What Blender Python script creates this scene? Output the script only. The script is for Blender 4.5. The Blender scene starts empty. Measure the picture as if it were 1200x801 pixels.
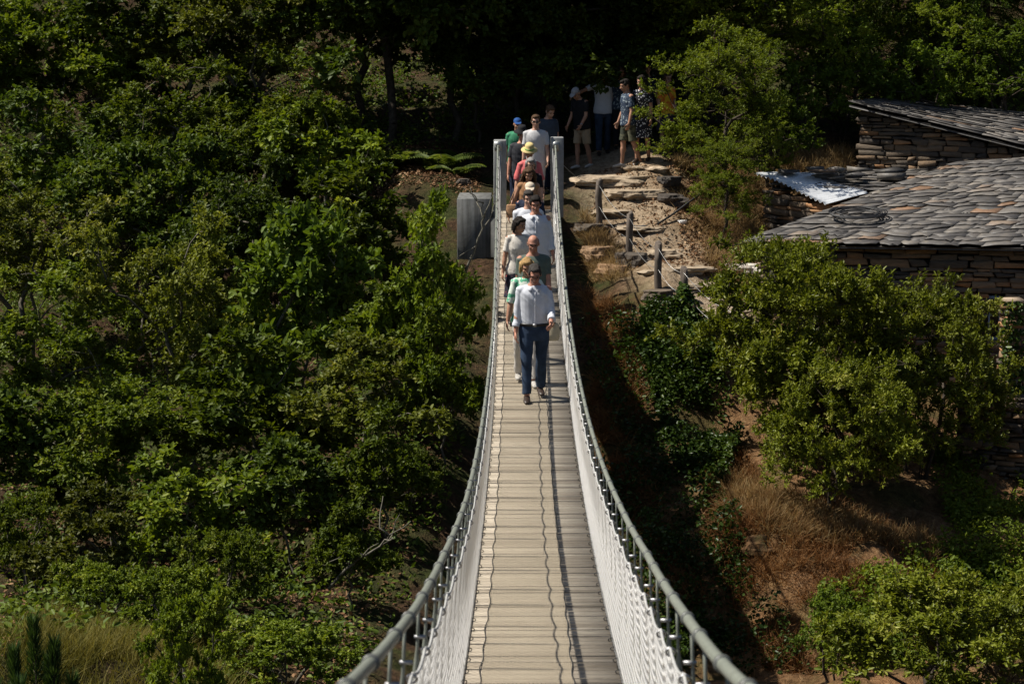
import bpy, bmesh, math, random
import numpy as np
from mathutils import Vector, Matrix, Quaternion
from mathutils import noise as mnoise

R = math.radians
rng = np.random.default_rng(7)
random.seed(7)
scene = bpy.context.scene
COL = scene.collection

# ------------------------------------------------------------------ camera frame
CAM = np.array([-0.097, 0.0, 10.0]); PITCH = R(8.5); YAW = 0.0047; FPX = 2333.0
CR = np.array([math.cos(YAW), math.sin(YAW), 0.0])
CF = np.array([-math.sin(YAW)*math.cos(PITCH), math.cos(YAW)*math.cos(PITCH), -math.sin(PITCH)])
CU = np.cross(CR, CF)
def P(x, y, D):
    """point of the place seen at (x, y) of the 1200x801 photograph, D metres deep"""
    return CAM + CF*D + CR*((x-600)/FPX*D) + CU*((400.5-y)/FPX*D)
def proj(p):
    q = np.asarray(p, float) - CAM; d = q@CF
    return 600+FPX*(q@CR)/d, 400.5-FPX*(q@CU)/d, d

# ------------------------------------------------------------------ noise
def _hash(ix, iy, seed):
    h = (ix*374761393 + iy*668265263 + seed*974634777) & 0xffffffff
    h = ((h ^ (h >> 13))*1274126177) & 0xffffffff
    return ((h ^ (h >> 16)) & 0xffff)/65535.0
def vnoise(x, y, seed=0):
    x = np.asarray(x, float); y = np.asarray(y, float)
    ix = np.floor(x).astype(np.int64); iy = np.floor(y).astype(np.int64)
    fx = x-ix; fy = y-iy; fx = fx*fx*(3-2*fx); fy = fy*fy*(3-2*fy)
    a = _hash(ix, iy, seed); b = _hash(ix+1, iy, seed); c = _hash(ix, iy+1, seed); d = _hash(ix+1, iy+1, seed)
    return (a*(1-fx)+b*fx)*(1-fy)+(c*(1-fx)+d*fx)*fy
def fbm(x, y, seed=0, octv=4):
    s = 0; a = .5; f = 1.
    for k in range(octv):
        s = s+a*(vnoise(np.asarray(x)*f, np.asarray(y)*f, seed+k*17)*2-1); a *= .5; f *= 2.03
    return s

# ------------------------------------------------------------------ mesh helpers
def mk_mesh(name, V, quads=None, tris=None, rnd=None, smooth=False, extra=None):
    V = np.asarray(V, np.float32).reshape(-1, 3)
    me = bpy.data.meshes.new(name)
    nq = 0 if quads is None else len(quads); nt = 0 if tris is None else len(tris)
    idx = []; tot = []
    if nq: idx.append(np.asarray(quads, np.int32).reshape(-1)); tot.append(np.full(nq, 4, np.int32))
    if nt: idx.append(np.asarray(tris, np.int32).reshape(-1)); tot.append(np.full(nt, 3, np.int32))
    idx = np.concatenate(idx); tot = np.concatenate(tot)
    start = np.concatenate([[0], np.cumsum(tot)[:-1]]).astype(np.int32)
    me.vertices.add(len(V)); me.vertices.foreach_set('co', V.reshape(-1))
    me.loops.add(len(idx)); me.loops.foreach_set('vertex_index', idx)
    me.polygons.add(len(tot)); me.polygons.foreach_set('loop_start', start); me.polygons.foreach_set('loop_total', tot)
    me.update(calc_edges=True); me.validate()
    if rnd is not None:
        a = me.attributes.new('rnd', 'FLOAT', 'POINT'); a.data.foreach_set('value', np.asarray(rnd, np.float32))
    for k, v in (extra or {}).items():
        a = me.attributes.new(k, 'FLOAT', 'POINT'); a.data.foreach_set('value', np.asarray(v, np.float32))
    if smooth:
        me.polygons.foreach_set('use_smooth', np.ones(len(tot), bool))
    return me

class MB:
    """collects shapes; build() links them as ONE mesh object"""
    def __init__(s): s.V = []; s.Q = []; s.T = []; s.r = []; s.n = 0
    def add(s, V, Q=None, T=None, r=None):
        V = np.asarray(V, float).reshape(-1, 3)
        if Q is not None and len(Q): s.Q.append(np.asarray(Q, int).reshape(-1, 4)+s.n)
        if T is not None and len(T): s.T.append(np.asarray(T, int).reshape(-1, 3)+s.n)
        if r is None: r = random.random()
        s.r.append(np.full(len(V), r) if np.isscalar(r) else np.asarray(r)); s.V.append(V); s.n += len(V)
    def box(s, c, size, M=None, jit=0., r=None):
        a = np.array([[x, y, z] for z in (-.5, .5) for x, y in ((-.5, -.5), (.5, -.5), (.5, .5), (-.5, .5))])*np.asarray(size)
        if jit: a = a+rng.uniform(-jit, jit, a.shape)
        if M is not None: a = a@np.asarray(M).T
        s.add(a+np.asarray(c), [[3, 2, 1, 0], [4, 5, 6, 7], [0, 1, 5, 4], [1, 2, 6, 5], [2, 3, 7, 6], [3, 0, 4, 7]], r=r)
    def tube(s, pts, rad, n=6, caps=True, r=None, flat=1.0):
        pts = np.asarray(pts, float); m = len(pts)
        rad = np.full(m, rad, float) if np.isscalar(rad) else np.asarray(rad, float)
        T = np.gradient(pts, axis=0); T /= np.linalg.norm(T, axis=1, keepdims=True)+1e-12
        ref = np.array([0., 0, 1.]) if abs(T[0, 2]) < .9 else np.array([1., 0, 0])
        A = np.cross(T, ref); A /= np.linalg.norm(A, axis=1, keepdims=True)+1e-12
        B = np.cross(T, A)
        th = np.linspace(0, 2*math.pi, n, endpoint=False)
        V = pts[:, None, :]+rad[:, None, None]*(np.cos(th)[None, :, None]*A[:, None, :]+flat*np.sin(th)[None, :, None]*B[:, None, :])
        i = np.arange(m-1)[:, None]*n; j = np.arange(n)[None, :]; k = (j+1) % n
        Q = np.stack([i+j, i+k, i+n+k, i+n+j], -1).reshape(-1, 4)
        V = V.reshape(-1, 3); Tt = None
        if caps:
            V = np.vstack([V, pts[0], pts[-1]]); c0 = m*n; c1 = c0+1; jj = np.arange(n); kk = (jj+1) % n
            Tt = np.vstack([np.stack([np.full(n, c0), kk, jj], -1), np.stack([np.full(n, c1), (m-1)*n+jj, (m-1)*n+kk], -1)])
        s.add(V, Q, Tt, r=r)
    def loft(s, rings, n=16, r=None):
        """rings: (centre, a-vector, b-vector); closed"""
        th = np.linspace(0, 2*math.pi, n, endpoint=False); m = len(rings); V = []
        for c, a, b in rings:
            V.append(np.asarray(c)+np.cos(th)[:, None]*np.asarray(a)+np.sin(th)[:, None]*np.asarray(b))
        V = np.vstack(V); i = np.arange(m-1)[:, None]*n; j = np.arange(n)[None, :]; k = (j+1) % n
        Q = np.stack([i+j, i+k, i+n+k, i+n+j], -1).reshape(-1, 4)
        V = np.vstack([V, rings[0][0], rings[-1][0]]); c0 = m*n; jj = np.arange(n); kk = (jj+1) % n
        T = np.vstack([np.stack([np.full(n, c0), kk, jj], -1), np.stack([np.full(n, c0+1), (m-1)*n+jj, (m-1)*n+kk], -1)])
        s.add(V, Q, T, r=r)
    def ell(s, c, rad, M=None, n=14, r=None):
        rings = []; c = np.asarray(c, float); M = np.eye(3) if M is None else np.asarray(M)
        for ph in np.linspace(-math.pi/2+.12, math.pi/2-.12, 9):
            rings.append((c+M@np.array([0, 0, rad[2]*math.sin(ph)]), M@np.array([rad[0]*math.cos(ph), 0, 0]), M@np.array([0, rad[1]*math.cos(ph), 0])))
        s.loft(rings, n, r)
    def cap(s, p0, r0, p1, r1, n=12, r=None, flat=None):
        """tapered limb with rounded ends"""
        p0 = np.asarray(p0, float); p1 = np.asarray(p1, float); d = p1-p0; L = np.linalg.norm(d); d /= L
        pts = []; rr = []
        for a in (80, 50, 20): pts.append(p0-d*r0*math.sin(R(a))); rr.append(r0*math.cos(R(a)))
        pts += [p0, p0+d*L*.5, p1]; rr += [r0, (r0+r1)/2, r1]
        for a in (20, 50, 80): pts.append(p1+d*r1*math.sin(R(a))); rr.append(r1*math.cos(R(a)))
        s.tube(pts, rr, n, True, r)
    def torus(s, c, Rr, rr, axis, n=12, m=5, r=None):
        axis = np.asarray(axis, float); axis /= np.linalg.norm(axis)
        ref = np.array([0, 0, 1.]) if abs(axis[2]) < .9 else np.array([1., 0, 0])
        a = np.cross(axis, ref); a /= np.linalg.norm(a); b = np.cross(axis, a)
        u = np.linspace(0, 2*math.pi, n, endpoint=False)[:, None]; w = np.linspace(0, 2*math.pi, m, endpoint=False)[None, :]
        rad = (Rr+rr*np.cos(w))
        V = np.asarray(c)+(rad*np.cos(u))[..., None]*a+(rad*np.sin(u))[..., None]*b+(rr*np.sin(w)+0*u)[..., None]*axis
        i = np.arange(n)[:, None]; j = np.arange(m)[None, :]
        Q = np.stack([i*m+j, ((i+1) % n)*m+j, ((i+1) % n)*m+(j+1) % m, i*m+(j+1) % m], -1).reshape(-1, 4)
        s.add(V.reshape(-1, 3), Q, r=r)
    def mesh(s, name, smooth=False):
        Q = np.vstack(s.Q) if s.Q else None; T = np.vstack(s.T) if s.T else None
        return mk_mesh(name, np.vstack(s.V), Q, T, np.concatenate(s.r), smooth)
    def build(s, name, mat, parent=None, smooth=False):
        return link(name, s.mesh(name, smooth), mat, parent)

def link(name, me, mat, parent=None):
    o = bpy.data.objects.new(name, me); COL.objects.link(o)
    if mat is not None and not me.materials: me.materials.append(mat)
    if parent is not None: o.parent = parent
    return o
def empty(name, loc=(0, 0, 0), rz=0):
    o = bpy.data.objects.new(name, None); COL.objects.link(o); o.empty_display_size = .2
    o.location = Vector([float(v) for v in loc]); o.rotation_euler = (0, 0, rz); return o
def tag(o, label=None, cat=None, group=None, kind=None):
    if label: o['label'] = label
    if cat: o['category'] = cat
    if group: o['group'] = group
    if kind: o['kind'] = kind
    return o

# ------------------------------------------------------------------ materials
def new_mat(name):
    m = bpy.data.materials.new(name); m.use_nodes = True; nt = m.node_tree
    b = nt.nodes['Principled BSDF']; return m, nt, b
def nd(nt, t, **kw):
    n = nt.nodes.new(t)
    for k, v in kw.items(): setattr(n, k, v)
    return n
def ramp(nt, fac, stops, interp='LINEAR'):
    n = nd(nt, 'ShaderNodeValToRGB'); cr = n.color_ramp; cr.interpolation = interp
    while len(cr.elements) > 1: cr.elements.remove(cr.elements[-1])
    cr.elements[0].position = stops[0][0]; cr.elements[0].color = (*stops[0][1], 1)
    for p, c in stops[1:]:
        e = cr.elements.new(p); e.color = (*c, 1)
    if fac is not None: nt.links.new(fac, n.inputs[0])
    return n.outputs[0]
def noise_fac(nt, scale, detail=4, rough=.6, vec=None, stretch=None, world=True):
    if vec is None:
        vec = nd(nt, 'ShaderNodeNewGeometry').outputs['Position'] if world else nd(nt, 'ShaderNodeTexCoord').outputs['Object']
    if stretch:
        mp = nd(nt, 'ShaderNodeMapping'); mp.inputs['Scale'].default_value = stretch; nt.links.new(vec, mp.inputs[0]); vec = mp.outputs[0]
    n = nd(nt, 'ShaderNodeTexNoise'); n.inputs['Scale'].default_value = scale; n.inputs['Detail'].default_value = detail; n.inputs['Roughness'].default_value = rough
    nt.links.new(vec, n.inputs['Vector']); return n.outputs['Fac']
def mix(nt, fac, a, b, mode='MIX'):
    n = nd(nt, 'ShaderNodeMix', data_type='RGBA', blend_type=mode)
    if isinstance(fac, (int, float)): n.inputs[0].default_value = fac
    else: nt.links.new(fac, n.inputs[0])
    for s, v in ((6, a), (7, b)):
        if isinstance(v, tuple): n.inputs[s].default_value = (*v, 1)
        else: nt.links.new(v, n.inputs[s])
    return n.outputs[2]
def mathn(nt, op, a, b=None):
    n = nd(nt, 'ShaderNodeMath', operation=op)
    for i, v in enumerate((a, b)):
        if v is None: continue
        if isinstance(v, (int, float)): n.inputs[i].default_value = v
        else: nt.links.new(v, n.inputs[i])
    return n.outputs[0]
def attr(nt, name): return nd(nt, 'ShaderNodeAttribute', attribute_name=name).outputs['Fac']
def bump(nt, b, h, strength=.4, dist=.01):
    n = nd(nt, 'ShaderNodeBump'); n.inputs['Strength'].default_value = strength; n.inputs['Distance'].default_value = dist
    nt.links.new(h, n.inputs['Height']); nt.links.new(n.outputs[0], b.inputs['Normal'])
def simple(name, col, rough=.7, metal=0., var=.15, scale=30, bmp=.2, spec=.4, world=False):
    m, nt, b = new_mat(name); b.inputs['Roughness'].default_value = rough; b.inputs['Metallic'].default_value = metal
    b.inputs['Specular IOR Level'].default_value = spec
    f = noise_fac(nt, scale, world=world)
    c0 = tuple(max(0, v*(1-var)) for v in col); c1 = tuple(min(1, v*(1+var)) for v in col)
    nt.links.new(ramp(nt, f, [(.3, c0), (.7, c1)]), b.inputs['Base Color'])
    if bmp: bump(nt, b, f, bmp, .004)
    return m
def leaf_mat(name, stops, trans=.3, rough=.5, tcol=(1.5, 1.5, .5), spec=.14):
    m, nt, b = new_mat(name); nt.nodes.remove(b)
    c = ramp(nt, attr(nt, 'rnd'), stops)
    oi = nd(nt, 'ShaderNodeObjectInfo'); hs = nd(nt, 'ShaderNodeHueSaturation')
    mr = nd(nt, 'ShaderNodeMapRange'); mr.inputs[3].default_value = .62; mr.inputs[4].default_value = 1.38
    nt.links.new(oi.outputs['Random'], mr.inputs[0]); nt.links.new(mr.outputs[0], hs.inputs['Value']); nt.links.new(c, hs.inputs['Color']); c = hs.outputs[0]
    p = nd(nt, 'ShaderNodeBsdfPrincipled'); p.inputs['Roughness'].default_value = rough; p.inputs['Specular IOR Level'].default_value = spec
    t = nd(nt, 'ShaderNodeBsdfTranslucent'); nt.links.new(c, p.inputs['Base Color'])
    nt.links.new(mix(nt, 1., c, tcol, 'MULTIPLY'), t.inputs['Color'])
    mx = nd(nt, 'ShaderNodeMixShader'); mx.inputs[0].default_value = trans
    nt.links.new(p.outputs[0], mx.inputs[1]); nt.links.new(t.outputs[0], mx.inputs[2])
    nt.links.new(mx.outputs[0], nt.nodes['Material Output'].inputs[0]); return m

# ------------------------------------------------------------------ terrain
CTRL = [(720,190,40.6),(690,197,39.6),(760,194,39.8),(720,168,43),(650,222,40.2),(620,226,39.5),(600,230,39),(735,197,39.6),(682,196,39.5),
 (400,100,48),(380,180,43),(500,205,39.6),(450,225,39),(545,225,38.5),
 (555,312,36),(540,400,33),(520,500,30),(480,640,26),(440,760,23.2),(620,300,36.2),(620,420,33.2),(640,600,28.4),(640,760,25.6),
 (150,770,20),(50,800,17),(270,790,20.5),(100,620,29.5),(100,300,44),(100,460,36.5),(300,400,40),(300,550,33.5),(300,700,26.5),(400,470,35),(0,200,46),(200,150,46),(230,250,42),
 (690,330,34.8),(720,400,33),(760,520,31.4),(800,640,29.6),(850,760,28.0),(950,790,26.8),
 (860,585,28.7),(1000,615,29),(1060,645,28.7),(1150,600,30.5),(920,675,27.6),(1000,700,27.6),(1000,790,25.2),(1150,740,27),(1250,760,27),
 (900,480,32),(1100,500,32.7),(1000,450,34.2),(1170,460,34.4),(1260,450,35),
 (690,240,38.4),(740,230,38.9),(770,270,37.3),(790,310,35.8),(830,352,34.4),(840,300,36.6),(860,250,38.6),(700,300,36),(720,335,34.4),(760,350,34),(870,345,34.8),
 (905,250,38.9),(1000,190,41.5),(900,180,42.5),(800,150,43.5),(1150,150,44),(1250,200,42)]
_cp = [P(*c) for c in CTRL]
_cp += [np.array(p, float) for p in ((0,0,8.3),(-8,0,7.6),(8,0,7.4),(0,6,4.6),(0,12,2.0),(-6,8,4.6),(-9,12,4.3),(7,8,3.6),(8,15,2.0),(3,17,1.0),(-4,14,3.0),
        (14,20,2.5),(15,30,3.6),(-16,20,4.4),(-15,30,5.2),(-16,45,8.6),(0,46,8.6),(8,46,8.8),(-8,46,8.7),(15,46,9.0),(0,52,12.2),(-10,52,12.4),(10,52,12.2),(16,38,6.5))]
_cp = np.array(_cp); _ct = _cp[:, :2]; _cz = _cp[:, 2]
def _U(r2): return np.where(r2 > 1e-9, r2*np.log(r2+1e-12), 0)
_n = len(_ct)
_K = _U(((_ct[:, None]-_ct[None])**2).sum(-1))+np.eye(_n)*1.5
_Pm = np.hstack([np.ones((_n, 1)), _ct])
_A = np.zeros((_n+3, _n+3)); _A[:_n, :_n] = _K; _A[:_n, _n:] = _Pm; _A[_n:, :_n] = _Pm.T
_w = np.linalg.solve(_A, np.concatenate([_cz, np.zeros(3)]))
def tz(X, Y, detail=True):
    X = np.asarray(X, float); Y = np.asarray(Y, float); sh = X.shape; X = X.ravel(); Y = Y.ravel()
    xc = np.clip(X, -17, 17); yc = np.clip(Y, -2, 53); out = np.empty(len(X))
    for a in range(0, len(X), 20000):
        q = np.stack([xc[a:a+20000], yc[a:a+20000]], -1)
        out[a:a+20000] = _U(((q[:, None]-_ct[None])**2).sum(-1))@_w[:_n]+_w[_n]+q@_w[_n+1:]
    out += np.maximum(0, Y-53)*.45+np.maximum(0, -2-Y)*.1+np.minimum(np.abs(X-xc), 60)*.15
    if detail:
        near = np.exp(-((X)**2)/1.3)*np.exp(-((Y-38.5)/2.5)**2)
        out += (fbm(X*.8, Y*.8, 3)*.35+fbm(X*3, Y*3, 9, 3)*.10)*(1-.85*near)
        out -= .5*np.exp(-(X/1.6)**2)*np.exp(-((Y-30)/8.)**2)
    return out.reshape(sh)
def gz(x, y): return float(tz(np.array([x]), np.array([y]))[0])
def ground_hit(px, py, d0=6, d1=75):
    D = np.linspace(d0, d1, 700); d = P(px, py, 1.)-CAM
    pts = CAM[None]+D[:, None]*d[None]
    below = pts[:, 2] < tz(pts[:, 0], pts[:, 1])
    i = int(np.argmax(below)) if below.any() else len(D)-1
    return pts[i], D[i]
# ------------------------------------------------------------------ camera, light
cam = bpy.data.cameras.new('camera'); co = bpy.data.objects.new('camera', cam); COL.objects.link(co); scene.camera = co
co.location = CAM; co.rotation_euler = (math.pi/2-PITCH, 0, YAW)
cam.sensor_width = 36; cam.lens = FPX/1200*36; cam.clip_end = 2000; cam.clip_start = .05
cam.dof.use_dof = True; cam.dof.focus_distance = 26; cam.dof.aperture_fstop = 7.1
SUN_EL, SUN_AZ = R(55), R(-3)
S = np.array([-math.cos(SUN_EL)*math.cos(SUN_AZ), -math.cos(SUN_EL)*math.sin(SUN_AZ), math.sin(SUN_EL)])
sl = bpy.data.lights.new('sun', 'SUN'); so = bpy.data.objects.new('sun', sl); COL.objects.link(so)
sl.energy = 5.0; sl.angle = R(.53); sl.color = (1, .94, .84)
so.rotation_euler = Vector(S).to_track_quat('Z', 'Y').to_euler(); so.location = (-20, 0, 40)
w = bpy.data.worlds.new('World'); scene.world = w; w.use_nodes = True
sky = w.node_tree.nodes.new('ShaderNodeTexSky'); sky.sky_type = 'NISHITA'; sky.sun_disc = False
sky.sun_elevation = SUN_EL; sky.sun_rotation = math.atan2(S[0], S[1])
w.node_tree.links.new(sky.outputs[0], w.node_tree.nodes['Background'].inputs[0])
w.node_tree.nodes['Background'].inputs[1].default_value = .05
scene.view_settings.view_transform = 'Standard'; scene.view_settings.look = 'None'; scene.view_settings.gamma = 1
scene.view_settings.exposure = 0.6
scene.cycles.use_denoising = True
scene.cycles.max_bounces = 5; scene.cycles.diffuse_bounces = 3; scene.cycles.glossy_bounces = 2; scene.cycles.transmission_bounces = 3
scene.cycles.sample_clamp_indirect = 4

# ------------------------------------------------------------------ ground
PATH = np.array([ground_hit(*q)[0] for q in ((722,178),(728,196),(738,212),(745,232),(752,252),(766,272),(782,292),(796,312),(812,332),(832,352),(850,372))])
def path_dist(X, Y):
    best = np.full(np.shape(X), 99.)
    for a, b in zip(PATH[:-1], PATH[1:]):
        d = b[:2]-a[:2]; t = np.clip(((X-a[0])*d[0]+(Y-a[1])*d[1])/(d@d), 0, 1)
        best = np.minimum(best, np.hypot(X-a[0]-t*d[0], Y-a[1]-t*d[1]))
    return best
def axis_vals(lo, hi, step, far, grow=1.25):
    v = list(np.arange(lo, hi, step)); s = step
    while v[-1] < far[1]: s *= grow; v.append(v[-1]+s)
    s = step
    while v[0] > far[0]: s *= grow; v.insert(0, v[0]-s)
    return np.array(v)
gx = axis_vals(-12, 12, .11, (-160, 160)); gy = axis_vals(14, 47, .13, (-120, 260))
GX, GY = np.meshgrid(gx, gy); GZ = tz(GX, GY)
pd = path_dist(GX, GY)
nx, ny = len(gx), len(gy)
ii = (np.arange(ny-1)[:, None]*nx+np.arange(nx-1)[None, :])
Q = np.stack([ii, ii+1, ii+nx+1, ii+nx], -1).reshape(-1, 4)
pathw = np.clip(1.25-pd/1.0+.5*fbm(GX*1.5, GY*1.5, 31), 0, 1)
dry = np.clip((GX-1.3)/1.2, 0, 1)*np.clip((GY-20)/4, 0, 1)*np.clip((42.5-GY)/2, 0, 1)
m, nt, b = new_mat('earth'); b.inputs['Roughness'].default_value = .95; b.inputs['Specular IOR Level'].default_value = .1
f1 = noise_fac(nt, 1.1, 6, .65); f2 = noise_fac(nt, 9, 5, .7); f3 = noise_fac(nt, 40, 3, .7)
litter = ramp(nt, f2, [(.3, (.025, .016, .009)), (.5, (.06, .036, .02)), (.68, (.12, .07, .04)), (.8, (.18, .13, .08))])
moss = ramp(nt, f2, [(.35, (.02, .026, .008)), (.7, (.06, .07, .02))])
rust = ramp(nt, f2, [(.3, (.12, .062, .03)), (.55, (.27, .15, .07)), (.75, (.38, .26, .145))])
ochre = ramp(nt, f2, [(.3, (.20, .145, .09)), (.5, (.36, .27, .18)), (.72, (.48, .39, .28))])
c = mix(nt, ramp(nt, f1, [(.42, (0, 0, 0)), (.6, (1, 1, 1))]), litter, moss)
c = mix(nt, mathn(nt, 'MULTIPLY', attr(nt, 'dry'), ramp(nt, f1, [(.35, (1, 1, 1)), (.62, (.25, .25, .25))])), c, rust)
c = mix(nt, attr(nt, 'pathw'), c, ochre)
c = mix(nt, .35, c, ramp(nt, f3, [(.3, (.3, .3, .3)), (.7, (1.4, 1.4, 1.4))]), 'MULTIPLY')
nt.links.new(c, b.inputs['Base Color'])
bump(nt, b, mathn(nt, 'ADD', f3, mathn(nt, 'MULTIPLY', f2, 2.)), .9, .05)
me = mk_mesh('ground', np.stack([GX, GY, GZ], -1).reshape(-1, 3), Q, smooth=True, extra={'pathw': pathw.ravel(), 'dry': dry.ravel()})
tag(link('ground', me, m), 'brown earth hillside falling into the gully', kind='structure')

# ------------------------------------------------------------------ footbridge
def spl(xs, ys, deg):
    c = np.polyfit(xs, ys, deg); return lambda y: np.polyval(c, y)
rail_z = spl([2,4.4,6.3,9.4,12,14.1,17.8,20.6,24.4,29.6,36.6], np.array([-.85,-1.44,-1.85,-2.42,-2.78,-3.02,-3.28,-3.42,-3.42,-2.93,-1.82])+10, 4)
deck_z = spl([2,5,11.2,16,20.5,24.6,29.5,33.5,36.6], np.array([-2.2,-2.85,-3.70,-4.12,-4.38,-4.43,-4.02,-3.52,-3.05])+10, 4)
Y0, Y1 = 2.5, 36.55
def xoff(Y): return np.interp(Y, [2.5, 4.5, 6.5, 9, 12, 24, 29, 33, 37], [-.05, -.038, -.005, .018, .032, .034, .02, .005, 0])
def rail_hw(Y): return .47-.035*np.clip((9-np.asarray(Y))/4, 0, 1)+.055*np.clip((np.asarray(Y)-25)/11.5, 0, 1)
def slope(f, Y): return (f(Y+.05)-f(Y-.05))/.1
bridge = empty('suspension_footbridge', (0, Y1, deck_z(Y1)))
tag(bridge, 'narrow wooden suspension footbridge with white rope net sides and grey handrails', 'footbridge')
BI = Matrix.Translation(-bridge.location)
def bpart(mb, name, mat, parent=bridge, smooth=False):
    for V in mb.V:
        V[:, 0] += xoff(V[:, 1]); V -= np.array(bridge.location)
    return mb.build(name, mat, parent, smooth)

m, nt, b = new_mat('plank_wood'); b.inputs['Roughness'].default_value = .8; b.inputs['Specular IOR Level'].default_value = .25
g = noise_fac(nt, 6, 5, .7, stretch=(1.2, 14, 14)); g2 = noise_fac(nt, 1.3, 4)
col = ramp(nt, attr(nt, 'rnd'), [(0, (.25, .213, .165)), (.5, (.345, .30, .238)), (1, (.43, .38, .305))])
col = mix(nt, .75, col, ramp(nt, g, [(.3, (.48, .46, .44)), (.5, (.95, .95, .95)), (.7, (1.18, 1.15, 1.1))]), 'MULTIPLY')
col = mix(nt, .35, col, ramp(nt, g2, [(.35, (.62, .60, .58)), (.65, (1.2, 1.2, 1.2))]), 'MULTIPLY')
nt.links.new(col, b.inputs['Base Color']); bump(nt, b, g, .5, .004)
WOOD = m
mb = MB(); y = Y0; k = 0; wide = 5
while y < Y1:
    wd = .112+rng.uniform(-.004, .004)
    yc = y+wd/2; s = slope(deck_z, yc); a = math.atan(s)+rng.uniform(-.012, .012)
    rz = rng.uniform(-.008, .008)
    M = np.array([[math.cos(rz), -math.sin(rz), 0], [math.sin(rz), math.cos(rz), 0], [0, 0, 1]])@np.array([[1, 0, 0], [0, math.cos(a), -math.sin(a)], [0, math.sin(a), math.cos(a)]])
    mb.box((rng.uniform(-.008, .008), yc, deck_z(yc)-.018+rng.uniform(-.002, .002)), (.945+rng.uniform(-.015, .015), wd, .036), M, r=float(np.clip(rng.normal(.5, .3), 0, 1)))
    wide -= 1; y += wd+(.005 if wide else .010)
    if not wide: wide = int(rng.integers(3, 8))
deck = bpart(mb, 'deck', WOOD)
STEEL = simple('galvanised_steel', (.42, .43, .42), .45, .6, .12, 18)
DARKW = simple('dark_wire', (.05, .05, .05), .5, .4)
PAINT = simple('rail_paint', (.185, .20, .17), .42, .0, .14, 25, .12, .5)
DARKP = simple('collar_grey', (.10, .105, .10), .45, .2)
BRIGHT = simple('bright_steel', (.36, .36, .37), .5, .9, .05)
ROPE = leaf_mat('white_rope', [(0, (.9, .89, .87)), (1, (.9, .89, .87))], .10, .8, (1, 1, 1), .1)
ROPEG = simple('grey_rope', (.35, .35, .34), .8, 0, .3, 60, 0)
# anti-slip wire matting over the middle of the planks
MATX = (-.365, .185)
mb = MB(); V = []; Qs = []; n = 0
NETM = simple('matting_wire', (.36, .305, .22), .6, 0, .1, 40, 0)
pitch = .022; hw = .0016
for sgn in (1, -1):
    ys = np.arange(Y0-.3, Y1-.6, pitch)
    x0, x1 = MATX; dx = x1-x0; steps = np.linspace(0, 1, 4)
    px_ = x0+dx*steps if sgn > 0 else x1-dx*steps
    yy = ys[:, None]+dx*steps[None, :]*.9; yy = np.clip(yy, Y0, Y1)
    zz = deck_z(yy)+.006+(.0012 if sgn > 0 else 0); xx = np.broadcast_to(px_, yy.shape)
    A = np.stack([xx, yy-hw*1.4, zz], -1); B = np.stack([xx, yy+hw*1.4, zz], -1)
    VV = np.stack([A, B], 2).reshape(-1, 3); base = (np.arange(len(ys))*8)[:, None]+np.arange(3)[None, :]*2
    mb.add(VV, np.stack([base, base+2, base+3, base+1], -1).reshape(-1, 4), r=.5)
matting = bpart(mb, 'matting', NETM)
mb = MB()
for x0, ph in ((MATX[0], .3), (MATX[1], 1.7)):  # thin dark wavy line along each side of the matting
    ys = np.arange(Y0, Y1-.3, .07)
    xs = x0+.006*np.sin(ys*9.5+ph)+.003*np.sin(ys*4.1+ph*3)+.018*fbm(ys*.5, ys*0+ph, 4)
    mb.tube(np.stack([xs, ys, deck_z(ys)+.009], -1), .0036, 5)
tag(bpart(mb, 'matting_edge_line', DARKW, matting))
mb = MB(); y = Y0+.4; k = 0; LP = []
while y < Y1-.6:
    sk = rng.uniform(.01, .05); xs = np.linspace(-.468, .468, 11)*(1 if k % 2 else -1)
    ys = y+sk*xs+rng.normal(0, .003, len(xs)); LP.append(np.stack([xs, ys, deck_z(ys)+.006], -1))
    y += (.25, .55)[k % 2]+rng.uniform(-.1, .12); k += 1
mb.tube(np.vstack(LP), .0023, 4)
bpart(mb, 'lacing_wire', DARKW, matting)
# bearing cables and cross beams below the deck
for sx in (-1, 1):
    ys = np.linspace(Y0, Y1+.2, 60); mb = MB()
    mb.tube(np.stack([0*ys+sx*.40, ys, deck_z(ys)-.085], -1), .016, 7); bpart(mb, 'bearing_cable', STEEL, smooth=True)
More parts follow.
